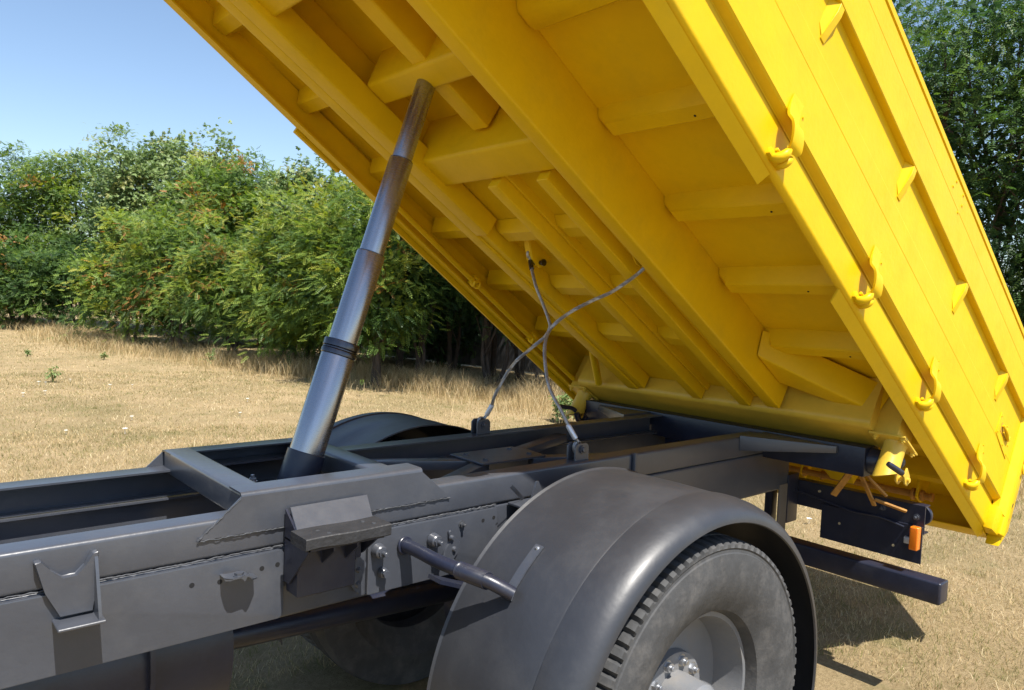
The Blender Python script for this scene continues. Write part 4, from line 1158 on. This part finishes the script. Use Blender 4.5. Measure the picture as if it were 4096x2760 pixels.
sect(upper, U0, 4.84, 'upper_panel')
for u in (.80, 1.66, 2.535, 3.40, 4.28):
    if u < 0: continue
    bm = BM()
    pp = [(YP + .002, pw(u, .655)), (YP - .004, pw(u, .655)), (YL + .001, pw(u, .775)), (YL + .001, pw(u, .8172)), (YP + .002, pw(u, .8172))]
    prism(bm, pp, 'x', u, u + .032, .0012)
    hexa(bm, [(u - .035, YP - .001, pw(u, .695)), (u + .001, YP - .004, pw(u, .665)), (u + .001, YP + .001, pw(u, .665)), (u - .035, YP + .001, pw(u, .695)),
              (u - .035, YP - .001, pw(u, .8172)), (u + .001, YL + .004, pw(u, .8172)), (u + .001, YP + .001, pw(u, .8172)), (u - .035, YP + .001, pw(u, .8172))])
    B_obj('ledge_gusset', bm)
RV = lambda r_: (lambda b: cyl(b, (0, .001, 0), (0, -.004, 0), r_, 12))
pieces('rivet', RV(.006), [(u, YL, pw(u, w_)) for u, w_ in ((1.65, 1.07), (1.75, 1.075), (2.95, 1.075), (3.06, 1.08), (2.93, 1.03), (3.08, 1.035), (3.06, .98))], YEL, body, BW)
pieces('rivet', RV(.0045), [(uh + du, YP, pw(uh, .23 + dw)) for uh in (1.70, 2.55, 3.41, 4.29) for du, dw in ((.02, .16), (.05, .13), (-.01, .13), (.025, .10))], YEL, body, BW)
# --- hinge straps and hooks of the drop side
for k, uh in enumerate((.02, .86, 1.70, 2.545, 3.405, 4.29)):
    wb = pw(uh, .205)
    bm = BM()
    path = smoothpath([(uh - .05, YP - .004, wb + .175), (uh - .05, YP - .006, wb + .12), (uh - .045, YP - .012, wb + .085), (uh - .035, YP - .030, wb + .062), (uh - .02, YP - .036, wb + .035), (uh - .0, YP - .032, wb + .0), (uh + .01, YP - .018, wb - .02)], 5)
    pts = path; rows = []
    for i, p in enumerate(pts):
        t = i / (len(pts) - 1); wd = .074 * (1 - .55 * max(0, (t - .8) / .2) ** 2); sh = .010 * max(0, (t - .8) / .2)
        tang = (pts[min(i + 1, len(pts) - 1)] - pts[max(i - 1, 0)]).normalized(); ax3 = Vector((1, 0, .12)).normalized(); nn = tang.cross(ax3).normalized() * .0045 * min(1, .15 + 4 * t)
        a_, b_ = p + ax3 * sh, p + ax3 * (sh + wd)
        rows.append([bm.verts.new(a_ - nn), bm.verts.new(b_ - nn), bm.verts.new(b_ + nn), bm.verts.new(a_ + nn)])
    for a, b in zip(rows, rows[1:]):
        for i in range(4): bm.faces.new((a[i], a[(i + 1) % 4], b[(i + 1) % 4], b[i]))
    bm.faces.new(rows[0][::-1]); bm.faces.new(rows[-1])
    B_obj('hinge_strap', bm)
    for off, sc in ((.018, 1.0), (.055, .8)):
        bm = BM(); c0 = Vector((uh + off, 1.385, wb - .045))
        hp = [c0 + Vector(v) * sc for v in ((-.004, .018, .0), (-.002, .0, -.010), (.002, -.018, -.008), (.006, -.030, .008), (.010, -.034, .028), (.012, -.033, .044))]
        hp = smoothpath(hp, 4); tube(bm, hp, list(np.interp(np.linspace(0, 1, len(hp)), [0, .3, .6, .85, 1], [.015 * sc, .019 * sc, .018 * sc, .011 * sc, .001])), 12)
        B_obj('hinge_hook', bm)
    bm = BM(); box(bm, uh - .02, uh + .075, 1.385, 1.401, wb - .062, wb - .035, .004, 2); B_obj('hook_base', bm)
    bm = BM(); cyl(bm, (uh + .0, 1.380, wb - .030), (uh + .085, 1.380, wb - .027), .007, 12, bev=.001); B_obj('hinge_pin', bm)
# --- rear corner post with latch pocket and holes
postp = [(1.402, .09), (1.32, .10), (1.31, .115), (1.31, 1.13), (1.36, 1.13), (1.402, 1.12)]
bm = BM()
hexa(bm, [(4.845, 1.330, .12 + nd(4.9)), (4.885, 1.318, .12 + nd(4.9)), (4.885, 1.41, .12 + nd(4.9)), (4.845, 1.41, .12 + nd(4.9)), (4.845, 1.330, 1.16), (4.885, 1.318, 1.17), (4.885, 1.41, 1.17), (4.845, 1.41, 1.16)], .010, 3)
hexa(bm, [(4.888, 1.335, .06 + nd(4.9)), (4.985, 1.335, .13), (4.985, 1.41, .13), (4.888, 1.41, .06 + nd(4.9)), (4.888, 1.335, 1.17), (4.985, 1.335, 1.17), (4.985, 1.41, 1.17), (4.888, 1.41, 1.17)], .008, 2)
hexa(bm, [(4.815, YP - .002, .20), (4.846, 1.331, .17), (4.846, 1.40, .17), (4.815, 1.40, .20), (4.815, YP - .002, 1.13), (4.846, 1.331, 1.15), (4.846, 1.40, 1.15), (4.815, 1.40, 1.13)])
B_obj('corner_post', bm, label='bright yellow rear corner post with two oval holes')
for u, w_ in ((4.935, .275), (4.925, .175)):
    bm = BM(); prism(bm, [(u + .008 * math.cos(a) + .008 * math.sin(a), w_ + .022 * math.sin(a)) for a in np.linspace(0, 2 * PI, 17)[:-1]], 'y', 1.3335, 1.345); B_obj('oval_hole', bm, HOLE)
# ragged lower corner fold
bm = BM()
hexa(bm, [(4.78, 1.36, .055), (4.86, 1.345, .05), (4.86, 1.41, .05), (4.78, 1.41, .06), (4.77, 1.355, .20), (4.86, 1.340, .19), (4.86, 1.41, .19), (4.77, 1.41, .20)], .008, 2)
B_obj('corner_fold', bm)
# latch plate recessed into the panel
lp = Matrix.Identity(4)
bm = BM(); ul, wl = 4.585, pw(4.5, .585)
hexa(bm, [(ul - .15, YP - .005, wl - .055), (ul + .12, YP - .005, wl - .095), (ul + .12, YP + .001, wl - .095), (ul - .15, YP + .001, wl - .055), (ul - .14, YP - .005, wl + .08), (ul + .13, YP - .005, wl + .05), (ul + .13, YP + .001, wl + .05), (ul - .14, YP + .001, wl + .08)], .002, 1)
lat_o = B_obj('latch_plate', bm)
bm = BM(); box(bm, ul - .10, ul + .05, YP - .0065, YP - .0052, wl - .02, wl + .035, .0003, 1); B_obj('latch_recess_shade', bm, mat('painted recess shade', (.45, .26, .02), .6))  # flat patch: the slot's shade put into a darker yellow
bm = BM(); tube(bm, smoothpath([(ul - .09, YP - .012, wl + .02), (ul - .03, YP - .022, wl + .005), (ul + .04, YP - .016, wl - .01), (ul + .06, YP - .010, wl + .02)], 4), .008, 10)
cyl(bm, (ul - .02, YP - .006, wl + .022), (ul - .02, YP - .022, wl + .022), .014, 14, bev=.002)
cyl(bm, (ul + .02, YP - .006, wl + .0), (ul + .02, YP - .020, wl + .0), .012, 14, bev=.002)
box(bm, ul - .06, ul + .03, YP - .016, YP - .008, wl - .012, wl - .002, .002, 1)
B_obj('latch_handle', bm)
pieces('rivet', RV(.005), [(ul + du, YP - .005, wl + dw) for du, dw in ((-.13, .06), (-.13, -.04), (.10, .035), (.10, -.075), (.0, .06), (0, -.06), (.09, -.02))], YEL, body, BW)
# tailgate ring / chain at the very rear
for k in range(3):
    bm = BM(); pts = [Vector((4.93 + .022 * math.cos(a), 1.322, .62 - .05 * k + .03 * math.sin(a))) for a in np.linspace(0, 2 * PI, 15)]
    tube(bm, pts, .006, 7, caps=False); B_obj('chain_link', bm)
# --- far side: rail, locking rod, drop side
lprism([(3.80, .115), (3.80, .27), (3.79, .27), (3.79, .125), (3.745, .125), (3.745, .115)], U0, 4.9, fd, 'side_rail', n=6)
lprism([(3.812, .085), (3.828, .085), (3.828, 1.10), (3.812, 1.10)], 1.66, 4.9, fd, 'side_panel', n=6, label='far side panel seen along its lower edge')
lprism([(3.812, .125), (3.828, .125), (3.828, 1.10), (3.812, 1.10)], U0, 1.655, fd, 'side_panel', n=3)
bm = BM(); tube(bm, [(u, 3.69, .115 - .043 * (u - 1.6)) for u in (1.58, 2.3, 3.5)], .017, 12); rod = B_obj('locking_rod', bm)

for u in (2.38, 3.0):
    bm = BM(); w_ = .115 - .043 * (u - 1.6)
    tube(bm, [Vector((u + .01 * math.sin(3 * a), 3.69 + .024 * math.cos(a), w_ + .024 * math.sin(a))) for a in np.linspace(0, 2 * PI, 17)], .010, 8, caps=False)
    tube(bm, [Vector((u + .03 + .008 * math.sin(2 * a), 3.69 + .022 * math.cos(a), w_ + .022 * math.sin(a))) for a in np.linspace(0, 2 * PI, 17)], .008, 8, caps=False)
    box(bm, u - .01, u + .05, 3.70, 3.75, w_ - .01, w_ + .05, .004)
    B_obj('rod_guide', bm)
bm = BM(); hexa(bm, [(1.02, 3.83, .10), (1.34, 3.83, .09), (1.34, 3.86, .09), (1.02, 3.86, .10), (1.02, 3.83, .15), (1.34, 3.83, .14), (1.34, 3.86, .14), (1.02, 3.86, .15)], .006); B_obj('side_step', bm)
bm = BM(); hexbolt(bm, (1.06, 3.45, FL), (0, 0, -1), .022, .018, .012); B_obj('bolt', bm)
# --- cable brackets
for yc_ in (2.882, 2.175):
    bm = BM()
    for dy in (-.024, .018):
        prism(bm, [(1.99, .112), (2.20, .112), (2.155, .018), (2.125, .012), (2.09, .022)], 'y', yc_ + dy, yc_ + dy + .006, .001)
    hexa(bm, [(1.99, yc_ - .018, .104), (2.09, yc_ - .018, .024), (2.09, yc_ + .018, .024), (1.99, yc_ + .018, .104), (1.994, yc_ - .018, .108), (2.094, yc_ - .018, .029), (2.094, yc_ + .018, .029), (1.994, yc_ + .018, .108)])
    B_obj('cable_bracket', bm)
    bm = BM(); cyl(bm, (2.14, yc_ - .045, .042), (2.14, yc_ + .04, .042), .012, 16); cyl(bm, (2.14, yc_ - .052, .042), (2.14, yc_ - .044, .042), .018, 16)
    B_obj('cable_pin', bm, STEEL_D)
# --- rear: cross strip, tailgate, locking shaft, struts
bm = BM(); hexa(bm, [(4.82, 1.41, .045), (4.93, 1.41, .045), (4.93, 3.8, .0), (4.82, 3.8, .0), (4.82, 1.41, .052), (4.93, 1.41, .052), (4.93, 3.8, .007), (4.82, 3.8, .007)], .002); B_obj('rear_sill', bm)
bm = BM(); hexa(bm, [(4.90, 1.41, .053), (4.945, 1.41, .053), (4.945, 3.8, .01), (4.90, 3.8, .01), (4.90, 1.41, .28), (4.945, 1.41, .28), (4.945, 3.8, .26), (4.90, 3.8, .26)], .004); B_obj('rear_sill_web', bm)
bm = BM(); box(bm, 4.95, 4.98, 1.41, 3.80, .25, 1.12, .006); B_obj('tailgate', bm)
bm = BM(); box(bm, U0 - .04, U0, 1.38, 3.82, .12, 1.35, .006); B_obj('headboard', bm)
bm = BM(); tube(bm, [(4.50, 3.7, .07), (4.56, 1.63, .09)], .020, 16); sh = B_obj('locking_shaft', bm, RUST)
for y_, r_ in ((1.74, .036), (1.69, .032), (1.64, .026), (2.42, .032), (2.3, .03)):
    bm = BM(); cyl(bm, (4.555, y_, .089), (4.555, y_ - .018, .089), r_, 20, bev=.003); B_obj('shaft_collar', bm, RUST)
for y_ in (1.70, 2.42):
    bm = BM(); hexa(bm, [(4.52, y_ - .006, .06), (4.60, y_ - .006, .06), (4.60, y_ + .006, .06), (4.52, y_ + .006, .06), (4.46, y_ - .006, .25), (4.66, y_ - .006, .25), (4.66, y_ + .006, .25), (4.46, y_ + .006, .25)], .002)
    B_obj('shaft_hanger', bm)
bm = BM(); hexa(bm, [(3.92, 2.34, .20), (4.40, 2.16, .02), (4.42, 2.02, .02), (3.98, 2.00, .20), (3.92, 2.34, .25), (4.5, 2.16, .24), (4.5, 2.02, .24), (3.98, 2.00, .25)], .008, 2); B_obj('rear_gusset', bm)
def wbed(P): return None
inv = BW.inverted()
def bp(x, y, z): return inv @ Vector((x, y, z + CAMZ))
for a, b, wd in (((3.98, 1.775, -.83), (4.02, 1.88, -.985), .017), ((3.98, 1.72, -.84), (4.05, 1.67, -1.0), .012), ((3.96, 1.72, -.80), (4.02, 1.60, -.93), .010), ((4.02, 1.66, -.96), (4.08, 1.52, -1.0), .014)):
    bm = BM(); a, b = bp(*a), bp(*b); d = (b - a).normalized(); s = d.cross(Vector((0, 0, 1))).normalized() * wd; t = d.cross(s).normalized() * .006
    hexa(bm, [a - s - t, b - s - t, b + s - t, a + s - t, a - s + t, b - s + t, b + s + t, a + s + t], .002, 1); B_obj('lever_arm', bm, RUST)
print('tris leaves', tri_count, 'grass', NG)
